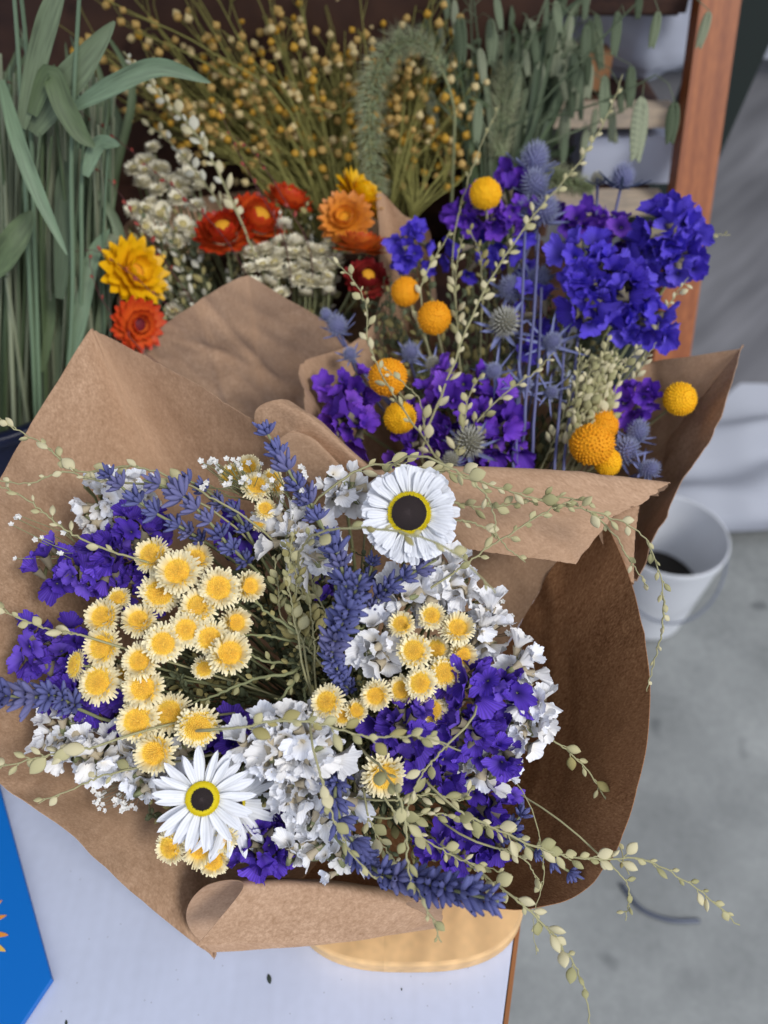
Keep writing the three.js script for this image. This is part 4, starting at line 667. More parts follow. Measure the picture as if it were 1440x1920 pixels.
out1([[930, 1590], [980, 1610], [1010, 1650]], 0.455, 'forked seed sprig at the foot of the dark lavender tip', { gap: 0.007, size: 0.0085 });
out1([[600, 1450], [620, 1520], [660, 1600], [720, 1660]], 0.41, 'fine seed stem hanging in front of the drooping lavender', { gap: 0.014, size: 0.008, r: 0.0007 });
// the dense sprigs in the middle
for (const [p, d] of [[[[570, 1215], [552, 1150], [556, 1080], [535, 1010]], 0.455], [[[590, 1210], [580, 1140], [560, 1090], [575, 1030]], 0.46], [[[585, 1225], [530, 1160], [520, 1100], [515, 1040]], 0.462], [[[560, 1200], [548, 1140], [540, 1080], [552, 990]], 0.45], [[[600, 1205], [610, 1150], [585, 1100], [600, 1060]], 0.468]])
  sprig(p, d, BIND1, 'dense seed sprig in the hollow between button flowers and central lavender', 'dense sprigs in the hollow', { gap: 0.0042, size: 0.0075, mats: ['podB', 'podA', 'podD'] });
for (const p of [[[590, 1235, 0.03], [540, 1262], [470, 1275], [400, 1305], [350, 1322]], [[590, 1240, 0.03], [545, 1285], [520, 1330], [545, 1360]], [[585, 1245, 0.03], [500, 1240], [450, 1215]], [[600, 1230, 0.03], [560, 1190], [490, 1140], [450, 1100]], [[590, 1250, 0.03], [570, 1300], [585, 1330]], [[600, 1215, 0.03], [520, 1195], [440, 1190]], [[600, 1240, 0.03], [640, 1200], [690, 1170]]])
  sprig(p, 0.455, BIND1, 'pale bare branching stem in the hollow between the button flowers', 'branching stems in the hollow', { gap: 0.013, size: 0.006, mats: ['podB', 'podD'], stem: 'stemGreen', r: 0.0012 });
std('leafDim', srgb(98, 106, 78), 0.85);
// small grey-green leafy sprigs deep in the bouquet
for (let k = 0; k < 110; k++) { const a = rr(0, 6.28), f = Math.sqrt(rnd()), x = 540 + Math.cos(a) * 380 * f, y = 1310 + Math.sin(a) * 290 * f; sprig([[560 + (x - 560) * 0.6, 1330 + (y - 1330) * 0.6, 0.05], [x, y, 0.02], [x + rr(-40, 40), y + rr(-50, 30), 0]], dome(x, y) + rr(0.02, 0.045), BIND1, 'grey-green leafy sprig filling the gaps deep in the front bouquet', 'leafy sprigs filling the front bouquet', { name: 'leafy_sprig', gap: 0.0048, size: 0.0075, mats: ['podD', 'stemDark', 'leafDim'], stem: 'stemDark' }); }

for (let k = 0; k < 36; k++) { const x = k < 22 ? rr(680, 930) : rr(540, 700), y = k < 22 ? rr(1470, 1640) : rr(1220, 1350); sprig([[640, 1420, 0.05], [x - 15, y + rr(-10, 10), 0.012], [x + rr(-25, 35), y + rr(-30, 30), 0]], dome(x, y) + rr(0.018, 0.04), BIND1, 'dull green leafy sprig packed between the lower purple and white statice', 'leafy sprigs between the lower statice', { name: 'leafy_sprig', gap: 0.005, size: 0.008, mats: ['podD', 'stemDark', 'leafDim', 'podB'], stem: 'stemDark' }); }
// gypsophila: tiny white blooms
const tinyBloom = merge([0, 1, 2, 3, 4].map((k) => place(podGeo, v3(0, 0, 0), new THREE.Quaternion().setFromEuler(new THREE.Euler(0, k * 1.2566, 0.5, 'YXZ')), v3(1, 0.9, 1))));
function gypsum(px, py, d, rx, ry, n, root, label, dark) {
  const r0 = at(root[0], root[1], d + 0.025), t = thing('baby_breath', label, 'flower', BIND1), tw = [];
  for (let k = 0; k < n; k++) { const p = at(px + rr(-rx, rx), py + rr(-ry, ry), d + rr(-0.01, 0.012)); tw.push(tube([r0, r0.clone().lerp(p, 0.5).add(jitter(0.003)), p], 0.0003, 0.00025, 4)); copyPart(t, 'bloom', tinyBloom, M.tinyWhite, p, aim(facing(p, BIND1, 0.3, 0.6), rr(0, 6)), rr(0.0014, 0.0024)); }
  part(t, 'twigs', merge(tw), dark ? M.husk : M.stemGreen, 'stuff'); part(t, 'stem', tube(stemCurve(r0, toEye(r0), BIND1), 0.0008, 0.0006, 5), M.stemGreen);
}
gypsum(430, 888, 0.462, 60, 28, 34, [480, 940], 'baby breath with tiny white blooms behind the small button flowers');
gypsum(540, 920, 0.455, 45, 45, 20, [560, 970], 'baby breath with tiny white blooms beside the tallest lavender');
gypsum(925, 1160, 0.478, 36, 34, 22, [880, 1200], 'baby breath on brown twigs against the dark paper', true);
gypsum(222, 1490, 0.475, 48, 32, 40, [290, 1450], 'baby breath hanging over the paper below the white statice', true);
gypsum(70, 1010, 0.46, 50, 45, 10, [180, 1050], 'wispy baby breath over bare paper above the outer purple statice');

// ---------------------------------------------------------------- purple and yellow bouquet
const depth2 = (py) => 0.60 + Math.max(0, 840 - py) * 0.00026;            // heads higher in the picture stand farther back
// yellow balls
const ballFlorets = [0, 1].map((k) => { const cone = new THREE.IcosahedronGeometry(1, 0); cone.deleteAttribute('uv'); const out = []; const n = 380; for (let i = 0; i < n; i++) { const y = 1 - 2 * (i + 0.5) / n, r = Math.sqrt(1 - y * y), a = i * GOLD, p = v3(Math.cos(a) * r, y, Math.sin(a) * r); out.push(place(cone, p.clone().multiplyScalar(0.965 + rr(-0.03, 0.035)), aim(p.clone().add(jitter(0.3)), rr(0, 6)), v3(rr(0.05, 0.085), rr(0.06, 0.12), rr(0.05, 0.085)))); } return merge(out); });
const ballCore = new THREE.SphereGeometry(0.97, 32, 20);
function ball(px, py, dia, d, label, mat = 'ballYellow', group) {
  const p = at(px, py, d), s = mm(dia, d) / 2 * 0.97, n = facing(p, BIND2, 1.4, 0.1), t = thing('ball_flower', label, 'flower', BIND2, group), q = aim(n, rr(0, 6));
  const sc = v3(s * rr(0.95, 1.05), s * rr(0.9, 1.02), s * rr(0.95, 1.05)); copyPart(t, 'head', ballCore, M[mat], p, q, sc); copyPart(t, 'florets', pick(ballFlorets), M[mat], p, q, sc, 'stuff');
  part(t, 'stem', tube(stemCurve(p.clone().addScaledVector(n, -s * 0.9), n, BIND2), 0.0012, 0.0011, 6), M.stemPale);
}
ball(910, 363, 60, 0.69, 'yellow ball flower on top of violet statice', 'ballYellow');
ball(760, 547, 54, 0.665, 'mustard yellow ball flower beside the upright kraft paper fold', 'ballOrange');
ball(814, 596, 66, 0.65, 'mustard yellow ball flower behind the tall seed sprig', 'ballOrange');
ball(727, 707, 74, 0.615, 'orange-yellow ball flower crossed by a thin seed sprig', 'ballOrange');
ball(750, 783, 60, 0.61, 'yellow ball flower just below the crossed one', 'ballYellow');
ball(1275, 748, 64, 0.635, 'lone yellow ball flower in front of bare kraft paper', 'ballYellow');
ball(1131, 796, 58, 0.632, 'yellow ball flower behind the largest one', 'ballOrange');
ball(1110, 833, 82, 0.6, 'largest orange-yellow ball flower of the three touching ones', 'ballOrange');
ball(1139, 866, 52, 0.612, 'yellow ball flower half sunk behind the paper flap', 'ballYellow');
// statice
const st2 = (list, kind, label, group) => list.forEach(([x, y, rx, ry, d, n, s], i) => statice([x, y, rx, ry, d, n, s], kind, BIND2, Array.isArray(label) ? label[i] : label, group));
st2([[775, 470, 40, 46, 0.705, 20, 0.0072]], 'blue', 'dark blue-violet statice beside the upright kraft paper fold');
st2([[893, 400, 52, 32, 0.715, 22, 0.0078], [965, 335, 32, 34, 0.735, 10, 0.008], [950, 395, 44, 48, 0.725, 20, 0.0078]], 'violetDeep', ['violet statice directly under the topmost yellow ball', 'violet statice beside the tip of the tall thistle cluster', 'violet statice between the topmost ball and the thistle cluster'], 'violet statice under the topmost ball');
st2([[648, 742, 50, 40, 0.64, 18, 0.0068], [652, 792, 44, 44, 0.617, 20, 0.0072]], 'violetDeep', ['violet statice beside the ball crossed by a sprig', 'violet statice spilling over the paper fold'], 'violet statice beside two yellow balls');
st2([[865, 752, 96, 60, 0.635, 44, 0.0076], [905, 818, 86, 54, 0.62, 42, 0.0076], [795, 825, 46, 44, 0.625, 16, 0.0072], [748, 872, 26, 14, 0.588, 6, 0.006]], 'violetDeep', ['widest rich violet statice behind the front paper flap', 'rich violet statice around the pale grey thistle', 'violet statice below the ball under the crossed one', 'tiny violet statice tip peeping over the paper flap'], 'violet statice behind the paper flap');
st2([[1095, 495, 52, 58, 0.66, 22, 0.0086], [1150, 540, 66, 64, 0.655, 34, 0.0088], [1110, 580, 50, 40, 0.65, 10, 0.0092], [1200, 590, 46, 56, 0.66, 22, 0.0088]], 'blue', ['vivid blue-purple statice next to the tall thistle cluster', 'largest vivid blue-purple statice head', 'vivid blue-purple blooms hanging above the sheaf of sprigs', 'vivid blue-purple statice drooping towards the kraft paper corner'], 'vivid blue-purple statice');
st2([[1262, 440, 62, 56, 0.685, 32, 0.0088], [1215, 480, 46, 40, 0.685, 14, 0.0088], [1278, 490, 40, 36, 0.68, 12, 0.0088]], 'blue', ['vivid blue-purple statice tuft in front of the orange rail', 'blue-purple statice joining the tuft to the largest head', 'blue-purple statice low on the tuft before the rail'], 'blue-purple tuft before the ladder rail');
st2([[1248, 619, 18, 16, 0.66, 3, 0.008]], 'blue', 'lone blue-purple statice bloom hanging off its cluster');
st2([[1172, 440, 48, 36, 0.71, 16, 0.0084], [1095, 408, 50, 22, 0.74, 14, 0.0078]], 'violetDeep', ['violet statice between two vivid blue-purple heads', 'violet statice below the lone blue thistle'], 'violet statice behind the blue-purple heads');
st2([[1195, 748, 38, 38, 0.64, 16, 0.0074]], 'violetDeep', 'small violet statice between yellow balls and bare kraft paper');
st2([[960, 480, 40, 50, 0.72, 10, 0.0075], [1000, 600, 50, 60, 0.69, 12, 0.0075], [880, 480, 50, 60, 0.73, 10, 0.0075]], 'blue', 'dark blue statice deep among the thistle stems', 'deep blue statice among thistles');
// thistles: cone of spiky florets with a ruff of pointed bracts
const spikeCone = (() => { const cone = new THREE.ConeGeometry(0.075, 0.6, 4, 1, true), out = []; const n = 130; for (let i = 0; i < n; i++) { const y = 1 - 1.75 * (i + 0.5) / n, r = Math.sqrt(Math.max(0, 1 - y * y)), a = i * GOLD, p = v3(Math.cos(a) * r, y, Math.sin(a) * r); out.push(place(cone, v3(p.x * 0.92, p.y * 1.15, p.z * 0.92), aim(p.clone().add(v3(0, 0.25, 0)), rr(0, 3)), v3(1.2, rr(0.7, 1.3), 1.2))); } return merge(out); })();
const coneCore = new THREE.SphereGeometry(0.9, 14, 10); coneCore.scale(1, 1.2, 1);
const bractGeo = gridGeo(4, 8, (u, v) => { const w = 0.16 * Math.sin(Math.PI * Math.min(1, 0.2 + v * 0.8)) + 0.12 * (Math.abs((v * 6) % 1 - 0.5) < 0.14 ? 1 : 0) * (1 - v); return v3(2.3 * v, 0.35 * v * v - 0.1 * (1 - (u * 2 - 1) ** 2), (u * 2 - 1) * w); });
function thistle(px, py, dia, d, n, label, group, o = {}) {
  const p = at(px, py, d), s = mm(dia, d) / 2, t = thing('thistle', label, 'flower', BIND2, group), nn = n.clone().normalize(), q = aim(nn, rr(0, 6));
  copyPart(t, 'head', coneCore, M[o.head === 'thistleGrey' ? 'thistleDull' : 'stemBlue'], p, q, s * 0.86); copyPart(t, 'head_spikes', spikeCone, M[o.head ?? 'thistle'], p, q, s, 'stuff');
  for (let i = 0; i < (o.n ?? 8); i++) copyPart(t, 'bract', bractGeo, M[o.bract ?? 'bract'], p.clone().addScaledVector(nn, -0.9 * s), q.clone().multiply(new THREE.Quaternion().setFromEuler(new THREE.Euler(0, i / (o.n ?? 8) * 6.283 + rr(-0.2, 0.2), rr(0.05, 0.4), 'YXZ'))), v3(s * (o.len ?? 1) * rr(0.8, 1.1), s, s * rr(0.9, 1.2)));
  part(t, 'stem', tube(stemCurve(p.clone().addScaledVector(nn, -1.0 * s), nn, BIND2), 0.0013, 0.0012, 6), M.stemBlue);
}
std('thistleDull', srgb(110, 108, 92), 0.9);
const V = (x, y, z) => RIGHT.clone().multiplyScalar(x).addScaledVector(UPV, y).addScaledVector(FWD, -z);
thistle(1003, 298, 52, 0.725, V(0.2, 1, 0.4), 'blue thistle head topping the tall dense thistle cluster');
thistle(1003, 345, 50, 0.722, V(-0.2, 0.7, 0.8), 'blue-grey thistle second from the top of the tall cluster');
thistle(1022, 395, 50, 0.715, V(0.3, 0.6, 0.8), 'grey-blue thistle at the foot of the tall thistle cluster');
thistle(990, 392, 42, 0.72, V(-0.4, 0.5, 0.8), 'small thistle pressed against the tall thistle cluster');
thistle(1168, 333, 44, 0.72, V(0.15, 1, 0.35), 'lone blue thistle with dark curved bracts before the ladder', null, { bract: 'bractDark', len: 1.1 });
thistle(1120, 335, 24, 0.735, V(-0.1, 1, 0.3), 'small green-grey thistle bud beside the lone blue thistle', null, { head: 'thistleGrey', bract: 'bractDark' });
thistle(946, 604, 54, 0.64, V(0.05, 0.35, 1), 'pale grey round thistle with thin violet bracts', null, { head: 'thistleGrey', len: 1.1, n: 9 });
thistle(1036, 640, 34, 0.645, V(0.1, 0.25, 1), 'star-shaped thistle with long violet bracts', null, { len: 1.9, n: 9 });
thistle(880, 829, 56, 0.595, V(-0.1, 0.6, 1), 'pale grey thistle in front of rich violet statice', null, { head: 'thistleGrey', len: 0.95 });
thistle(846, 864, 32, 0.592, V(-0.1, 0.8, 0.8), 'small grey thistle half behind the paper flap', null, { head: 'thistleGrey' });
thistle(926, 695, 30, 0.625, V(-0.4, 0.3, 1), 'spiny thistle with pale bracts above the violet mass', null, { len: 1.6 });
thistle(985, 720, 26, 0.625, V(0.3, 0.1, 1), 'blue spiny thistle with bracts spread among the bare stems', null, { len: 2 });
thistle(1035, 735, 24, 0.63, V(0.3, -0.1, 1), 'small spiny thistle low among the bare blue stems', null, { len: 1.8 });
thistle(1173, 846, 50, 0.622, V(0.2, 0.5, 0.9), 'grey-blue thistle touching the largest yellow ball', null, { len: 1 });
thistle(1218, 880, 36, 0.612, V(0.5, 0.3, 0.9), 'violet-tipped thistle at the torn end of the paper flap', null, { len: 1.2 });
thistle(1196, 808, 40, 0.632, V(0.2, 0.7, 0.6), 'dusty thistle below the small violet statice');
thistle(958, 540, 44, 0.69, V(-0.1, 0.4, 1), 'shaded thistle behind the pale grey round one');
thistle(1010, 525, 46, 0.695, V(0.2, 0.4, 1), 'shaded thistle deep under the blue-purple heads');
thistle(812, 682, 28, 0.635, V(0, 0.5, 1), 'small pale thistle below the mustard ball flowers', null, { head: 'thistleGrey', len: 1.5 });
thistle(632, 610, 38, 0.66, V(-0.3, 0.7, 0.7), 'pale blue thistle leaning over the strawflower wrap');
thistle(612, 590, 22, 0.665, V(-0.4, 0.8, 0.5), 'small pale blue thistle bud over the strawflower wrap');
thistle(656, 664, 26, 0.645, V(-0.1, 0.4, 1), 'round blue-grey thistle bud above spilling violet statice');
thistle(770, 660, 34, 0.655, V(0, 0.4, 1), 'dark thistle between the mustard balls');
for (const [x0, y0, x1, y1] of [[985, 415, 962, 860], [1062, 560, 1040, 870], [1085, 610, 1058, 860], [1010, 440, 985, 760], [1015, 540, 1000, 800], [975, 640, 968, 830]]) { const t = thing('bare_stalk', 'bare blue thistle stem standing among the purple flowers', 'stem', BIND2, 'bare blue thistle stems'); part(t, 'stem', tube([...stemCurve(at(x1, y1, 0.612), UPV, BIND2).slice(0, -1), at(x1, y1, 0.612), at((x0 + x1) / 2 + 3, (y0 + y1) / 2, 0.64), at(x0, y0, 0.67)], 0.0016, 0.0011, 6), M.stemBlue); }
// seed sprigs of the purple bouquet
const out2 = (p, d, l, o) => sprig(p, d, BIND2, l, undefined, o);
out2([[800, 810], [848, 690, 0.01], [900, 560, 0.03], [985, 425, 0.06], [1080, 310, 0.08], [1135, 225, 0.09], [1168, 140, 0.095]], 0.605, 'tall seed sprig slanting up across the purple bouquet', { gap: 0.014, size: 0.0098, mats: ['podC', 'podA'], r: 0.001 });
out2([[860, 400], [880, 330], [905, 265], [938, 196]], 0.7, 'thin bare seed stem above the topmost yellow ball', { gap: 0.03, size: 0.007 });
out2([[800, 830], [750, 760], [715, 700], [690, 640], [685, 570], [655, 515], [612, 485]], 0.59, 'thin curved seed sprig crossing a yellow ball', { gap: 0.0115, size: 0.0088, mats: ['podC', 'podA'] });
out2([[800, 640], [790, 540], [830, 460], [845, 430]], 0.655, 'dense seed sprig between mustard ball and violet statice', { gap: 0.009, size: 0.0105 });
out2([[860, 660], [855, 560], [858, 480], [870, 440]], 0.66, 'upright dense seed sprig beside the mustard balls', { gap: 0.009, size: 0.0105 });
out2([[905, 560], [900, 480], [880, 430]], 0.68, 'brownish seed sprig under the violet statice', { gap: 0.007, size: 0.009, mats: ['podD', 'podB'] });
out2([[830, 870], [800, 830], [790, 760], [770, 730], [720, 690]], 0.588, 'seed sprig with pale oval pods in front of the violet mass', { gap: 0.01, size: 0.0095, mats: ['podC', 'podA'] });
out2([[850, 870], [870, 800], [880, 740], [905, 700]], 0.59, 'upright seed sprig in front of the violet mass', { gap: 0.009, size: 0.0098 });
out2([[830, 880], [920, 760], [1000, 700], [1040, 660]], 0.598, 'slender seed sprig slanting behind the pale grey thistle', { gap: 0.016, size: 0.008 });
for (let k = 0; k < 18; k++) { const x = 1050 + k * 4.5 + rr(-10, 10), a = rr(0.1, 0.75); sprig([[x - 20, 860], [x + 20 * a, 790], [x + 90 * a, 700 + rr(-20, 20)], [x + 150 * a, 640 + rr(-10, 60)]], 0.625 + rr(-0.01, 0.03), BIND2, 'pale green seed sprig in the sheaf under the vivid blue-purple heads', 'sheaf of pale seed sprigs', { gap: 0.007, size: 0.009, mats: ['podC', 'podA', 'podB'] }); }
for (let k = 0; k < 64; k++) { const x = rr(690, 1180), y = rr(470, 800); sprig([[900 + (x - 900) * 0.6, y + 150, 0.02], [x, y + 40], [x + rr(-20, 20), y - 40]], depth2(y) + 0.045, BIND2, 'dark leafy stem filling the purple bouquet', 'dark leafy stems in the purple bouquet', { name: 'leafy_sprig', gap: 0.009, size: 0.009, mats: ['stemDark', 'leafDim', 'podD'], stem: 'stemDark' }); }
out2([[1220, 640], [1250, 580], [1275, 540], [1290, 520]], 0.66, 'straw-coloured sprig with pink tips beside the ladder rail', { gap: 0.008, size: 0.008, mats: ['podC'] });
out2([[1290, 470], [1320, 445], [1345, 440], [1368, 441]], 0.68, 'thin curved stalk with a tiny white tip beyond the blue-purple tuft', { gap: 0.02, size: 0.005, from: 0.6 });

// ---------------------------------------------------------------- strawflower bouquet
std('strawRed', W1, 0.45, { vertexColors: true });
const strawBract = (c0, c1, sd) => gridGeo(4, 7, (u, v) => { const s = u * 2 - 1, w = 0.34 * Math.sin(Math.PI * Math.min(1, 0.22 + 0.76 * v)) ** 0.8; return v3(v, 0.2 * v * v - 0.2 * w * (1 - s * s), s * w * 0.75); }, { color: (u, v) => { const k = v ** 1.5; return [0, 1, 2].map((i) => c0[i] + (c1[i] - c0[i]) * k); } });
const strawColors = { red: [lin(206, 86, 30), lin(176, 22, 12)], scarlet: [lin(226, 110, 40), lin(206, 52, 22)], orange: [lin(226, 150, 40), lin(226, 138, 62)], yellow: [lin(240, 190, 20), lin(244, 190, 8)], wine: [lin(170, 60, 50), lin(128, 20, 30)], rust: [lin(232, 150, 60), lin(204, 70, 24)] };
const strawGeos = Object.fromEntries(Object.entries(strawColors).map(([k, [a, b]]) => [k, strawBract(a, b, 1)]));
function strawflower(px, py, dia, d, n, kind, closed, label, eye = 'goldDiscPlain') {
  const p = at(px, py, d), R = mm(dia, d) / 2 * (closed ? 1.26 : 1.15), t = thing('strawflower', label, 'flower', BIND3), nn = n.clone().normalize(), q = aim(nn, rr(0, 6)), core = R * 0.34;
  const rows = closed ? [[16, 0.05, 0.9], [16, 0.5, 0.95], [15, 0.85, 0.9], [14, 1.15, 0.8], [12, 1.4, 0.66]] : [[16, -0.15, 0.95], [16, 0.12, 1], [15, 0.4, 0.95], [12, 0.75, 0.7], [10, 1.1, 0.5]];
  rows.forEach(([c, lift, len], row) => { for (let i = 0; i < c; i++) { const a = (i + row * 0.5 + rr(-0.15, 0.15)) / c * 6.2832, r0 = core * (closed ? 1.5 : 1) * (1 - row * 0.08); copyPart(t, 'bract', strawGeos[kind], M.strawRed, p.clone().add(v3(Math.cos(a) * r0, row * R * 0.05 - (closed ? R * 0.35 : 0), Math.sin(a) * r0).applyQuaternion(q)), q.clone().multiply(new THREE.Quaternion().setFromEuler(new THREE.Euler(rr(-0.15, 0.15), -a, lift + rr(-0.1, 0.1), 'YXZ'))), v3((R - r0 * 0.6) * len * rr(0.9, 1.08) * (closed ? 0.85 : 1), R * 0.5, R * 0.85)); } });
  copyPart(t, 'disc', domeGeo(core * 0.9, core * 0.5, 16), M[eye], p.clone().addScaledVector(nn, R * 0.05), q);
  part(t, 'stem', tube(stemCurve(p.clone().addScaledVector(nn, -R * 0.2), nn, BIND3), 0.0015, 0.0013, 6), M.stemGreen);
}
std('wineDisc', srgb(110, 24, 40), 0.7); std('goldDiscPlain', srgb(228, 160, 30), 0.8);
strawflower(418, 428, 88, 0.735, V(0.0, 0.5, 0.8), 'red', true, 'deep red half-closed strawflower with a small gold eye');
strawflower(488, 405, 92, 0.755, V(0.5, 0.4, 0.7), 'scarlet', true, 'scarlet strawflower wedged between two other red ones');
strawflower(545, 366, 78, 0.775, V(0.35, 0.75, 0.4), 'scarlet', true, 'scarlet strawflower leaning away with a pale eye');
strawflower(672, 372, 90, 0.77, V(0.7, 0.55, 0.5), 'yellow', false, 'golden orange strawflower pressed against the kraft paper');
strawflower(648, 412, 84, 0.745, V(-0.05, 0.15, 1), 'orange', false, 'pale orange open strawflower with a yellow eye');
strawflower(676, 468, 88, 0.73, V(0.1, 0.9, 0.35), 'rust', false, 'red strawflower with orange inner petals below the pale orange one');
strawflower(690, 518, 70, 0.72, V(0.2, 0.3, 0.9), 'wine', true, 'dark wine-red strawflower in the shade of the paper');
strawflower(250, 512, 108, 0.74, V(0.75, 0.1, 0.65), 'yellow', false, 'bright yellow strawflower seen half from the side');
strawflower(258, 608, 82, 0.73, V(0.6, -0.2, 0.75), 'scarlet', false, 'coral red strawflower below the bright yellow one', 'wineDisc');
// cream buttons
std('creamBud', srgb(240, 234, 210), 0.85); std('creamEye', srgb(190, 176, 120), 0.9);
const budHead = (() => { const out = []; for (let row = 0; row < 3; row++) for (let i = 0; i < 14; i++) { const a = (i + row * 0.5) / 14 * 6.2832; out.push(place(strawBract([1, 1, 1], [1, 1, 1], 1), v3(Math.cos(a) * 0.3, row * 0.12 - 0.25, Math.sin(a) * 0.3), new THREE.Quaternion().setFromEuler(new THREE.Euler(0, -a, -0.1 + row * 0.34 + rr(-0.15, 0.15), 'YXZ')), v3(0.75, 0.6, 0.7))); } return merge(out); })();
const budEye = domeGeo(0.42, 0.34, 12);
const budSpots = [[285, 282], [264, 302], [262, 338], [305, 318], [322, 334], [340, 322], [356, 326], [280, 374], [312, 388], [244, 394], [330, 372], [366, 388], [352, 362], [318, 428], [296, 404], [345, 420], [362, 428], [270, 420], [300, 444], [332, 448], [290, 350], [372, 352]];
const budSpots2 = [[536, 414], [500, 462], [528, 452], [556, 448], [586, 462], [610, 466], [518, 482], [548, 478], [575, 490], [600, 496], [470, 508], [500, 532], [532, 546], [560, 520], [585, 520], [610, 515], [545, 505], [490, 490], [610, 545], [328, 578], [570, 550], [630, 500], [476, 470], [352, 560], [620, 430]];
for (let k = 0; k < 16; k++) { budSpots.push([rr(240, 380), rr(290, 470)]); budSpots2.push([rr(470, 640), rr(440, 545)]); }
for (const s of [...budSpots, ...budSpots2]) { s[0] += rr(-7, 7); s[1] += rr(-7, 7); }
function creamBud([x, y], d, s, n, label, group) { const p = at(x, y, d), t = thing('cream_bud', label, 'flower', BIND3, group), q = aim(n.clone().add(jitter(0.5)).normalize(), rr(0, 6)); copyPart(t, 'bracts', budHead, M.creamBud, p, q, s, 'stuff'); copyPart(t, 'disc', budEye, M.creamEye, p, q, s); part(t, 'stem', tube(stemCurve(p, n.clone().normalize(), BIND3, 0.02, 0.1, 10), 0.001, 0.0008, 5), M.stemGreen); }
budSpots.forEach((s) => creamBud(s, 0.78 + (400 - s[1]) * 0.0003, rr(0.0062, 0.0098), V(0, 0.6, 0.7), 'cream papery button bud in the tall bunch beside the red strawflowers', 'tall bunch of cream buds'));
budSpots2.forEach((s) => creamBud(s, (s[0] < 400 ? 0.785 : 0.742) + (500 - s[1]) * 0.0001, rr(0.0062, 0.0098), V(0, 1, 0.45), 'cream flat-topped button bud among the strawflowers behind the paper peak', 'cream buds behind the paper peak'));
const out3 = (p, d, l, o) => sprig(p, d, BIND3, l, undefined, o);
std('podPale', srgb(206, 204, 184), 0.8);
out3([[486, 496, 0.02], [462, 440, 0.005], [420, 345], [372, 258], [300, 175], [232, 98]], 0.73, 'tall pale grass ear with fat seeds crossing the red strawflower', { gap: 0.008, size: 0.0125, mats: ['podPale', 'podC'], r: 0.0014, from: 0.2 });
out3([[420, 400], [385, 345], [340, 290], [300, 250], [268, 230]], 0.77, 'shorter pale grass ear beside the tall one', { gap: 0.009, size: 0.0115, mats: ['podPale', 'podC'], r: 0.0011 });
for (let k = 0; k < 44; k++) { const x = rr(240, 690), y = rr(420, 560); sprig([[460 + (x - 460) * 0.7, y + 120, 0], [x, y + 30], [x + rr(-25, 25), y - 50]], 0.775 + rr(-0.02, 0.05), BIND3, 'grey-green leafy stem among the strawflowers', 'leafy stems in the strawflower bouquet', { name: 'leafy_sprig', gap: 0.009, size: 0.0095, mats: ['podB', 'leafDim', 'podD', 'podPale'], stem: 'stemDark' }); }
std('redSeed', srgb(150, 62, 50), 0.6); std('redStem', srgb(92, 52, 52), 0.8);
for (const p of [[[400, 420], [300, 330], [150, 210], [0, 150]], [[300, 560], [200, 480], [150, 470], [110, 480]], [[330, 520], [260, 420], [215, 350], [140, 280]], [[520, 420], [470, 330], [430, 250], [410, 200]], [[560, 420], [500, 320], [470, 280], [440, 255]], [[250, 640], [190, 560], [170, 500], [165, 470]]]) sprig(p, 0.72, BIND3, 'hair-thin dark stem with tiny reddish seeds above the strawflowers', 'hair-thin stems with reddish seeds', ({ gap: 0.022, size: 0.0055, mats: ['redSeed'], stem: 'redStem', r: 0.0005 }));

// ---------------------------------------------------------------- golden flax
std('flaxPod', srgb(200, 164, 92), 0.6); std('flaxPale', srgb(220, 198, 142), 0.6); std('flaxGold', srgb(204, 156, 48), 0.6); std('flaxStem', srgb(146, 142, 76), 0.75);
const flaxGeo = gridGeo(12, 8, (u, v) => { const a = u * 6.2832, r = Math.sin(Math.PI * v) ** 0.75 * (v < 0.5 ? 1 : 1 - (v - 0.5) * 0.35) * (1 + 0.05 * Math.cos(a * 5)); return v3(Math.cos(a) * r, (v * 2 - 1) * 1.05 + (v > 0.93 ? 0.12 : 0), Math.sin(a) * r); }, { closed: true });
const BINDF = v3(-0.02, 0.93, -0.865);
function flax(pts, pods, label, group) {
  const line = pts.map((p) => at(...p)), t = thing('flax_stem', label, 'flax', BINDF, group), b = BINDF.clone().add(v3(rr(-0.05, 0.05), 0, rr(-0.025, 0.025)));
  const dense = curve((u) => splineAt([b, ...line], u), 18); part(t, 'stem', tube(dense, 0.0011, 0.0005, 5), M.flaxStem); const tw = [];
  for (let k = 0; k < pods; k++) { const f = Math.floor(dense.length * rr(0.5, 0.98)), p = dense[Math.min(dense.length - 1, f)], dir = dense[Math.min(dense.length - 1, f + 1)].clone().sub(dense[f - 1]).normalize(), e = p.clone().addScaledVector(dir, rr(0.01, 0.035)).add(jitter(0.022)); const n = e.clone().sub(p).normalize().addScaledVector(Y, 0.5).normalize(); tw.push(tube([p, p.clone().lerp(e, 0.6).addScaledVector(dir, 0.004), e], 0.0004, 0.0004, 4)); const s = rr(0.0032, 0.0047); copyPart(t, 'seed_boll', flaxGeo, M[pick(['flaxPod', 'flaxPod', 'flaxPale', 'flaxGold'])], e.addScaledVector(n, s), aim(n, rr(0, 6)), s); }
  if (tw.length) part(t, 'twigs', merge(tw), M.flaxStem, 'stuff');
}
for (let k = 0; k < 190; k++) { const a = rr(-1, 1), x1 = 545 + a * 350 + rr(-40, 40), y1 = rr(-170, 200) + Math.abs(a) * 40, x0 = 640 + a * 120, d1 = rr(0.82, 0.95); flax([[x0, 380 + rr(-30, 30), d1 + 0.03], [(x0 + x1) / 2 + rr(-15, 15), (360 + y1) / 2, d1 + 0.01], [x1, y1, d1]], 6, 'golden flax stem with round seed bolls in the big bundle', 'golden flax stems'); }
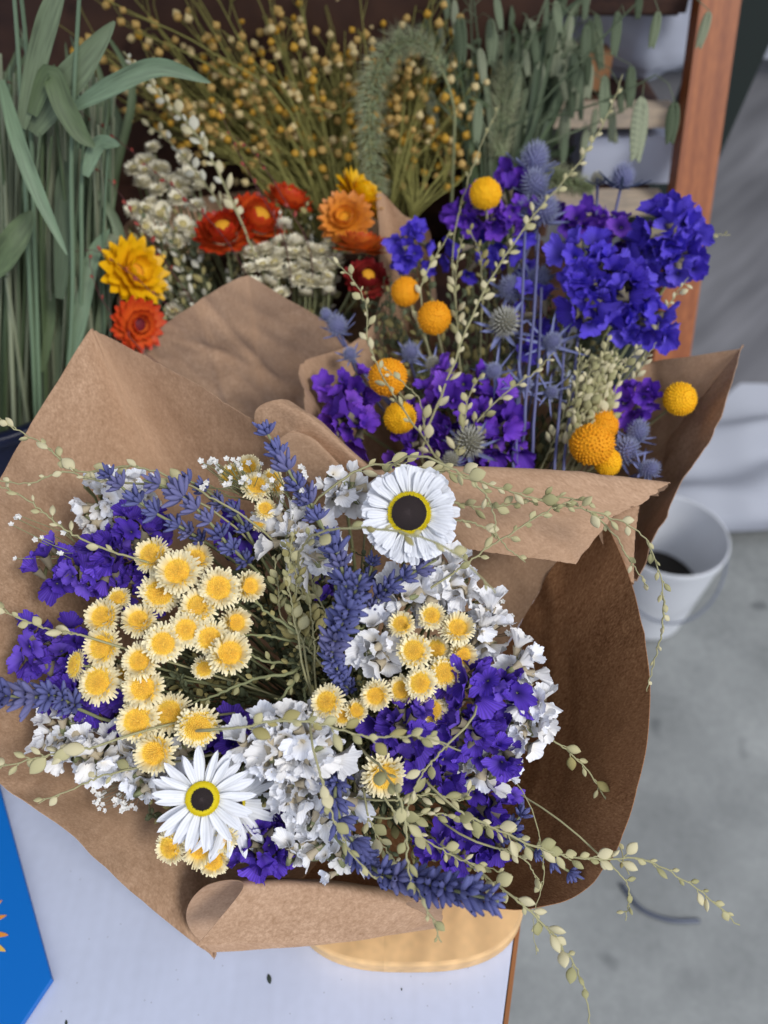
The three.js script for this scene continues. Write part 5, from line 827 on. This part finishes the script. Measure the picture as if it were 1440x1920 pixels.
for (let k = 0; k < 24; k++) { const x1 = rr(700, 870), y1 = rr(180, 320); flax([[770, 420, 0.86], [x1, y1 + 60, 0.86], [x1 + rr(-20, 20), y1, 0.855]], 5, 'golden flax stem with round seed bolls under the arching foxtail', 'golden flax under the foxtail'); }
for (let k = 0; k < 20; k++) { const x1 = rr(400, 690), y1 = rr(170, 300); flax([[600, 400, 0.88], [(600 + x1) / 2, (390 + y1) / 2, 0.86], [x1, y1, 0.84]], 5, 'golden flax stem with round seed bolls just behind the strawflowers', 'golden flax behind the strawflowers'); }
for (const p of [[[560, 245, 0.83], [400, 100, 0.8], [240, 20, 0.79], [120, -40, 0.78]], [[560, 240, 0.83], [420, 140, 0.81], [330, 90, 0.8], [250, 60, 0.8]], [[570, 248, 0.83], [480, 120, 0.82], [430, 40, 0.82]], [[580, 250, 0.83], [640, 210, 0.82], [700, 150, 0.81], [740, 120, 0.8]]]) flax(p, 3, 'long yellow-green flax stalk sweeping across the bundle', 'sweeping flax stalks');

{ const g = []; for (let k = 0; k < 1000; k++) { const a = rr(-1, 1), x1 = 560 + a * 390 + rr(-60, 60), y1 = rr(-300, 200), d = rr(0.88, 0.97), b = BINDF.clone().add(v3(rr(-0.07, 0.07), 0, rr(-0.03, 0.03))); g.push(tube(curve((u) => splineAt([b, at(640 + a * 110, 360, d + 0.02), at(x1, y1, d)], u), 8), 0.0007, 0.0004, 4)); }
  const m = shade(new THREE.Mesh(merge(g), M.flaxStem)); m.name = 'flax_thicket'; m.userData = { kind: 'stuff', label: 'thicket of fine olive flax stems behind the seed bolls', category: 'flax' }; scene.add(m); }

// ---------------------------------------------------------------- green grass bundle in the navy tub
const veinTex = tex(256, (u, v) => { const s = loopNoise(u, v * 0.08, 40, 2.2) * 60 + loopNoise(u, v * 0.3, 12, 6.2) * 36 + loopNoise(u, v, 9, 4.2) * 34, m = 214 + s; return [m, m, m * 0.97]; }, true, 1);
for (const [n, c, q] of [['grassA', srgb(132, 150, 118), 0.6], ['grassB', srgb(106, 126, 88), 0.6], ['grassC', srgb(166, 174, 146), 0.65], ['grassD', srgb(88, 106, 80), 0.7], ['grassE', srgb(134, 160, 130), 0.55]]) std(n, c, q, { map: veinTex });
function blade(pts, width, fold = 0.25) {                                  // arched leaf of real curve; pts world, width metres
  return gridGeo(4, 24, (u, v) => { const p = splineAt(pts, v), t = splineAt(pts, Math.min(1, v + 0.02)).sub(splineAt(pts, Math.max(0, v - 0.02))).normalize(), view = toEye(p), side = t.clone().cross(view).normalize(), s = u * 2 - 1, w = width / 2 * Math.min(1, 0.45 + v * 2) * (v > 0.55 ? Math.cos((v - 0.55) / 0.45 * 1.5) : 1); return p.addScaledVector(side, s * w).addScaledVector(view, fold * w * s * s); });
}

function grassStalk(pts, r, mats, label, group, leaf) {
  const w = pts.map((p) => at(...p)), dir = w[0].clone().sub(w[1]).normalize(), k = (w[0].y - TABLE_Y - 0.014) / Math.max(0.3, -dir.y), b = w[0].clone().addScaledVector(dir, k).setY(TABLE_Y + 0.014), off = v3(b.x - TUB.x, 0, b.z - TUB.z);
  if (off.length() > 0.088) { off.setLength(rr(0.06, 0.088)); b.set(TUB.x + off.x, b.y, TUB.z + off.z); }
  const line = [b, ...w], t = thing('grass_stalk', label, 'grass', b, group);
  part(t, 'stem', tube(curve((u) => splineAt(line, u), 16), r, r * 0.7, 6), M[pick(mats)]);
  if (leaf) for (const [lp, lw, m] of leaf) part(t, 'leaf', blade(lp.map((p) => at(...p)), mm(lw, lp[0][2])), M[m]);
}
for (let k = 0; k < 150; k++) { const x0 = rr(-90, 205), lean = rr(-0.12, 0.2), dd = rr(0, 0.1); grassStalk([[x0, 690 + rr(-20, 20), 0.8 + dd], [x0 - 20 * lean + rr(-8, 8), 460, 0.73 + dd], [x0 - 60 * lean + rr(-20, 20), 200 + rr(-80, 80), 0.67 + dd]], rr(0.001, 0.0021), ['grassA', 'grassC', 'grassC', 'grassB', 'grassE'], 'straight grey-green grass stalk in the packed bundle', 'packed grass stalks'); }
for (let k = 0; k < 80; k++) { const x0 = rr(-70, 205), y0 = rr(250, 560), dd = rr(0.02, 0.12), w = rr(9, 22); grassStalk([[x0, 680, 0.82 + dd], [x0, y0, 0.76 + dd]], 0.0014, ['grassB', 'grassA'], 'grass stalk with a dull green leaf deep in the bundle', 'leafy grass deep in the bundle', [[[[x0, y0 + 180, 0.77 + dd], [x0 + rr(-20, 20), y0 + 60, 0.75 + dd], [x0 + rr(-50, 50), y0 - 90, 0.73 + dd], [x0 + rr(-70, 70), y0 - 200, 0.72 + dd]], w, pick(['grassD', 'grassD', 'grassB', 'grassA'])]]); }
const gl = (stem, leaf, label) => grassStalk(stem, 0.0024, ['grassC', 'grassE'], label, undefined, leaf);
gl([[60, 620, 0.76], [40, 190, 0.66], [24, -40, 0.62]], [[[[40, 240, 0.665], [70, 110, 0.645], [95, 20, 0.63], [130, -70, 0.62]], 38, 'grassA']], 'pale upright stalk with a broad leaf rising out of the bundle');
gl([[70, 610, 0.76], [55, 170, 0.67], [36, -40, 0.63]], [[[[62, 250, 0.675], [105, 180, 0.66], [150, 125, 0.65], [215, 40, 0.64]], 52, 'grassA']], 'stalk with the broadest slanting leaf of the bundle');
gl([[135, 600, 0.74], [134, 300, 0.68], [150, -30, 0.62]], [[[[142, 200, 0.66], [215, 158, 0.65], [300, 126, 0.65], [395, 155, 0.66]], 34, 'grassE']], 'tall stalk with a long leaf arching over towards the cream buds');
gl([[150, 600, 0.75], [152, 380, 0.7], [155, 300, 0.69]], [[[[60, 215, 0.66], [92, 140, 0.648], [118, 195, 0.65], [150, 250, 0.66], [178, 275, 0.665]], 40, 'grassB'], [[[160, 330, 0.68], [185, 270, 0.672], [225, 272, 0.668]], 26, 'grassE']], 'stalk with a sharply folded green leaf and ragged tip');
gl([[20, 620, 0.76], [8, 300, 0.7], [0, 100, 0.66]], [[[[2, 150, 0.655], [32, 260, 0.65], [70, 360, 0.655], [126, 478, 0.665]], 28, 'grassE']], 'stalk with a long pale leaf hanging down to a point');
gl([[30, 640, 0.77], [12, 520, 0.73]], [[[[-20, 520, 0.71], [20, 460, 0.7], [60, 395, 0.7]], 46, 'grassB']], 'short stalk with a wide blunt green leaf');
gl([[150, 640, 0.77], [140, 520, 0.74]], [[[[112, 560, 0.73], [120, 440, 0.715], [125, 330, 0.71], [150, 230, 0.705]], 34, 'grassD']], 'stalk with a dark broad upright leaf beside the crate');
gl([[170, 660, 0.78], [165, 560, 0.75]], [[[[130, 690, 0.765], [150, 600, 0.745], [175, 480, 0.735], [205, 430, 0.73]], 26, 'grassE'], [[[180, 470, 0.74], [205, 450, 0.735], [235, 458, 0.73]], 20, 'grassC']], 'low stalk with a blue-green leaf next to the yellow strawflower');

// ---------------------------------------------------------------- sea oats and foxtails
for (const [n, c] of [['oatA', srgb(140, 154, 124)], ['oatB', srgb(106, 122, 94)], ['oatC', srgb(170, 178, 150)]]) std(n, c, 0.75, { map: veinTex });
const BINDO = v3(0.1, 0.93, -0.865);
const oatGeo = (() => { const g = []; for (let k = 0; k < 9; k++) for (const s of [-1, 1]) { const f = k / 9; g.push(place(podGeo, v3(f * 0.85, 0.01 * s, 0.02 * s), new THREE.Quaternion().setFromEuler(new THREE.Euler(0, -s * 0.32, 0)), v3(0.34 * (1 - f * 0.42), 0.16, 0.3 * (0.25 + 0.8 * Math.sin(Math.PI * (0.16 + f * 0.8)))))); } return merge(g); })();
function oats(pts, tips, label, group) {                                          // drooping flat spikelets
  const line = pts.map((p) => at(...p)), t = thing('sea_oat', label, 'grass', BINDO, group), dense = curve((u) => splineAt([BINDO.clone().add(v3(rr(-0.06, 0.06), 0, rr(-0.03, 0.03))), ...line], u), 22);
  part(t, 'stem', tube(dense, 0.0016, 0.0007, 6), M[pick(['oatA', 'oatB'])]); const tw = [];
  for (const [x0, y0, x1, y1, d, w = 1] of tips) { const a = at(x0, y0, d), b = at(x1, y1, d + 0.004), L = a.distanceTo(b); let near = dense[0]; for (const q of dense) if (q.distanceTo(a) < near.distanceTo(a)) near = q; tw.push(tube([near, near.clone().lerp(a, 0.6).addScaledVector(Y, 0.006), a], 0.0005, 0.0004, 4)); copyPart(t, 'spikelet', oatGeo, M[pick(['oatA', 'oatB', 'oatC'])], a, along(b.clone().sub(a), toEye(a).add(jitter(0.5))), v3(L, L * 0.9, L * 0.75 * w)); }
  if (tw.length) part(t, 'twigs', merge(tw), M.oatA, 'stuff');
}
oats([[930, 300, 0.86], [1000, 210, 0.82], [1140, 60, 0.78], [1230, -30, 0.76]], [[1235, 20, 1220, 95, 0.77], [1330, 20, 1308, 95, 0.78], [1160, 20, 1150, 110, 0.79], [1200, -20, 1195, 40, 0.78]], 'sea oat with a thick green stem slanting across the ladder gap');
oats([[900, 330, 0.88], [960, 250, 0.86], [1130, 190, 0.82], [1230, 140, 0.8]], [[1205, 180, 1190, 310, 0.81, 1.1], [1265, 190, 1255, 275, 0.8, 1.2], [1135, 140, 1130, 230, 0.82], [1090, 130, 1085, 180, 0.83]], 'sea oat with heavy drooping spikelets in front of the pale tread');
oats([[880, 300, 0.88], [900, 150, 0.84], [890, 20, 0.8], [880, -60, 0.78]], [[862, 30, 866, 125, 0.8, 1.1], [835, -20, 840, 40, 0.82], [900, 90, 908, 160, 0.82], [930, -10, 940, 60, 0.8]], 'sea oat hanging grey-green spikelets beside the arching foxtail');
oats([[940, 320, 0.88], [960, 180, 0.84], [1000, 60, 0.8], [1040, -40, 0.78]], [[1042, 0, 1050, 65, 0.79, 1.2], [1072, 30, 1066, 80, 0.79], [1000, 60, 1006, 120, 0.81], [1100, -20, 1096, 40, 0.79]], 'sea oat with upright stem and pale spikelets before the dark top tread');
oats([[920, 340, 0.88], [1000, 280, 0.86], [1120, 230, 0.84], [1180, 200, 0.83]], [[1150, 210, 1145, 270, 0.84], [1060, 250, 1055, 310, 0.85], [1100, 240, 1092, 300, 0.85], [1020, 300, 1010, 360, 0.86]], 'sea oat bending low over the thistle cluster');
oats([[870, 340, 0.9], [860, 200, 0.88], [840, 60, 0.85], [820, -40, 0.84]], [[800, 20, 808, 80, 0.85], [850, 150, 858, 210, 0.87], [815, -20, 822, 30, 0.86]], 'sea oat standing at the side of the golden flax');
for (let k = 0; k < 26; k++) { const x = rr(830, 1140), y = rr(-60, 160), d = rr(0.82, 0.93), tips = []; for (let i = 0; i < 4; i++) { const tx = x + rr(-70, 80), ty = y + rr(-10, 110); tips.push([tx, ty, tx + rr(-14, 14), ty + rr(50, 95), d + rr(-0.02, 0.02), rr(0.8, 1.2)]); } oats([[930 + (x - 940) * 0.3, 330, d + 0.03], [930 + (x - 940) * 0.7, 170, d + 0.01], [x, y, d]], tips, 'sea oat with flat grey-green spikelets in the thick of the sheaf', 'sea oats in the sheaf'); }
for (let k = 0; k < 90; k++) { const x = rr(820, 1080), y = rr(-40, 240), b = v3(BINDO.x + rr(-0.06, 0.06), BINDO.y, BINDO.z + rr(-0.04, 0.02)), d = rr(0.84, 0.95), t = thing('oat_leaf', 'narrow green grass leaf in the sheaf of sea oats', 'grass', b, 'sea oat leaves'), dx = rr(-60, 90); part(t, 'blade', blade([b, at(940 + (x - 940) * 0.5, 330, d + 0.02), at(x, y + 60, d), at(x + dx, y + rr(-40, 50), d - 0.02)], rr(0.003, 0.008)), M[pick(['oatA', 'oatB', 'grassD', 'grassB'])]); }
std('foxA', srgb(150, 162, 122), 0.85); std('foxB', srgb(172, 176, 140), 0.85);
function foxtail(pts, r, label, from = 0.35) {
  const line = pts.map((p) => at(...p)), t = thing('foxtail', label, 'grass', BINDO), all = curve((u) => splineAt([BINDO.clone().add(v3(-0.03, 0, 0.02)), ...line], u), 70), i0 = Math.floor(70 * from);
  part(t, 'stem', tube(all, 0.0015, 0.0009, 6), M.stemGreen); const g = [], h = [];
  const hair = new THREE.ConeGeometry(0.0003, 1, 3, 1, true); hair.translate(0, 0.5, 0); const seed1 = new THREE.OctahedronGeometry(1, 0); seed1.deleteAttribute('uv'); hair.deleteAttribute('uv');
  for (let i = i0; i < all.length - 1; i++) { const f = (i - i0) / (all.length - i0), R = r * Math.sin(Math.PI * Math.min(0.97, 0.14 + f * 0.83)) ** 0.5, tan = all[i + 1].clone().sub(all[i - 1]).normalize(); for (let k = 0; k < 34; k++) { const dir = jitter(1).addScaledVector(tan, 0.1); dir.addScaledVector(tan, -dir.dot(tan) * 0.9).normalize(); const p = all[i].clone().lerp(all[i + 1], rnd()).addScaledVector(dir, R * rr(0.2, 0.75)), go = dir.clone().addScaledVector(tan, rr(0.3, 0.9)).normalize(); if (k < 16) g.push(place(seed1, p, aim(go, rr(0, 3)), v3(0.0011, 0.0022, 0.0011))); h.push(place(hair, p, aim(go), v3(1, R * rr(0.7, 1.3), 1))); } }
  part(t, 'seed_head', merge(g), M.foxA, 'stuff'); part(t, 'bristles', merge(h), M.foxB, 'stuff');
}
foxtail([[850, 300, 0.83], [846, 180, 0.81], [800, 90, 0.8], [745, 82, 0.79], [705, 140, 0.785], [692, 230, 0.785], [702, 330, 0.79], [712, 365, 0.795]], 0.0145, 'arching green foxtail drooping down to the kraft paper', 0.3);
foxtail([[930, 360, 0.86], [935, 270, 0.85], [945, 190, 0.85], [955, 120, 0.85]], 0.015, 'upright foxtail behind the sea oats', 0.4);
foxtail([[940, 360, 0.86], [980, 330, 0.84], [1040, 335, 0.82], [1110, 355, 0.81]], 0.012, 'foxtail lying level behind the thistle cluster', 0.45);
// crumbs on the table
{ for (const [px, py, s, l] of [[503, 1826, 0.0034, 'dark dried leaf crumb lying on the white table below the cuff'], [124, 1912, 0.002, 'tiny dark crumb near the corner of the blue card'], [752, 1852, 0.001, 'speck of dry leaf on the white table below the wooden board']]) { const v = (960 - py) / FPX, p = at(px, py, (EYE.y - TABLE_Y) / (Math.SQRT1_2 * (1 - v))); p.y = TABLE_Y + s * 0.14; const t = thing('leaf_crumb', l, 'crumb', p.clone().setY(TABLE_Y)); copyPart(t, 'flake', podGeo, M.bractCrumb ?? std('bractCrumb', srgb(52, 62, 54), 0.9), p, along(v3(0.3, 0, 1), Y), v3(s * 2, s, s * 1.2)); } }
renderer.render(scene, camera);
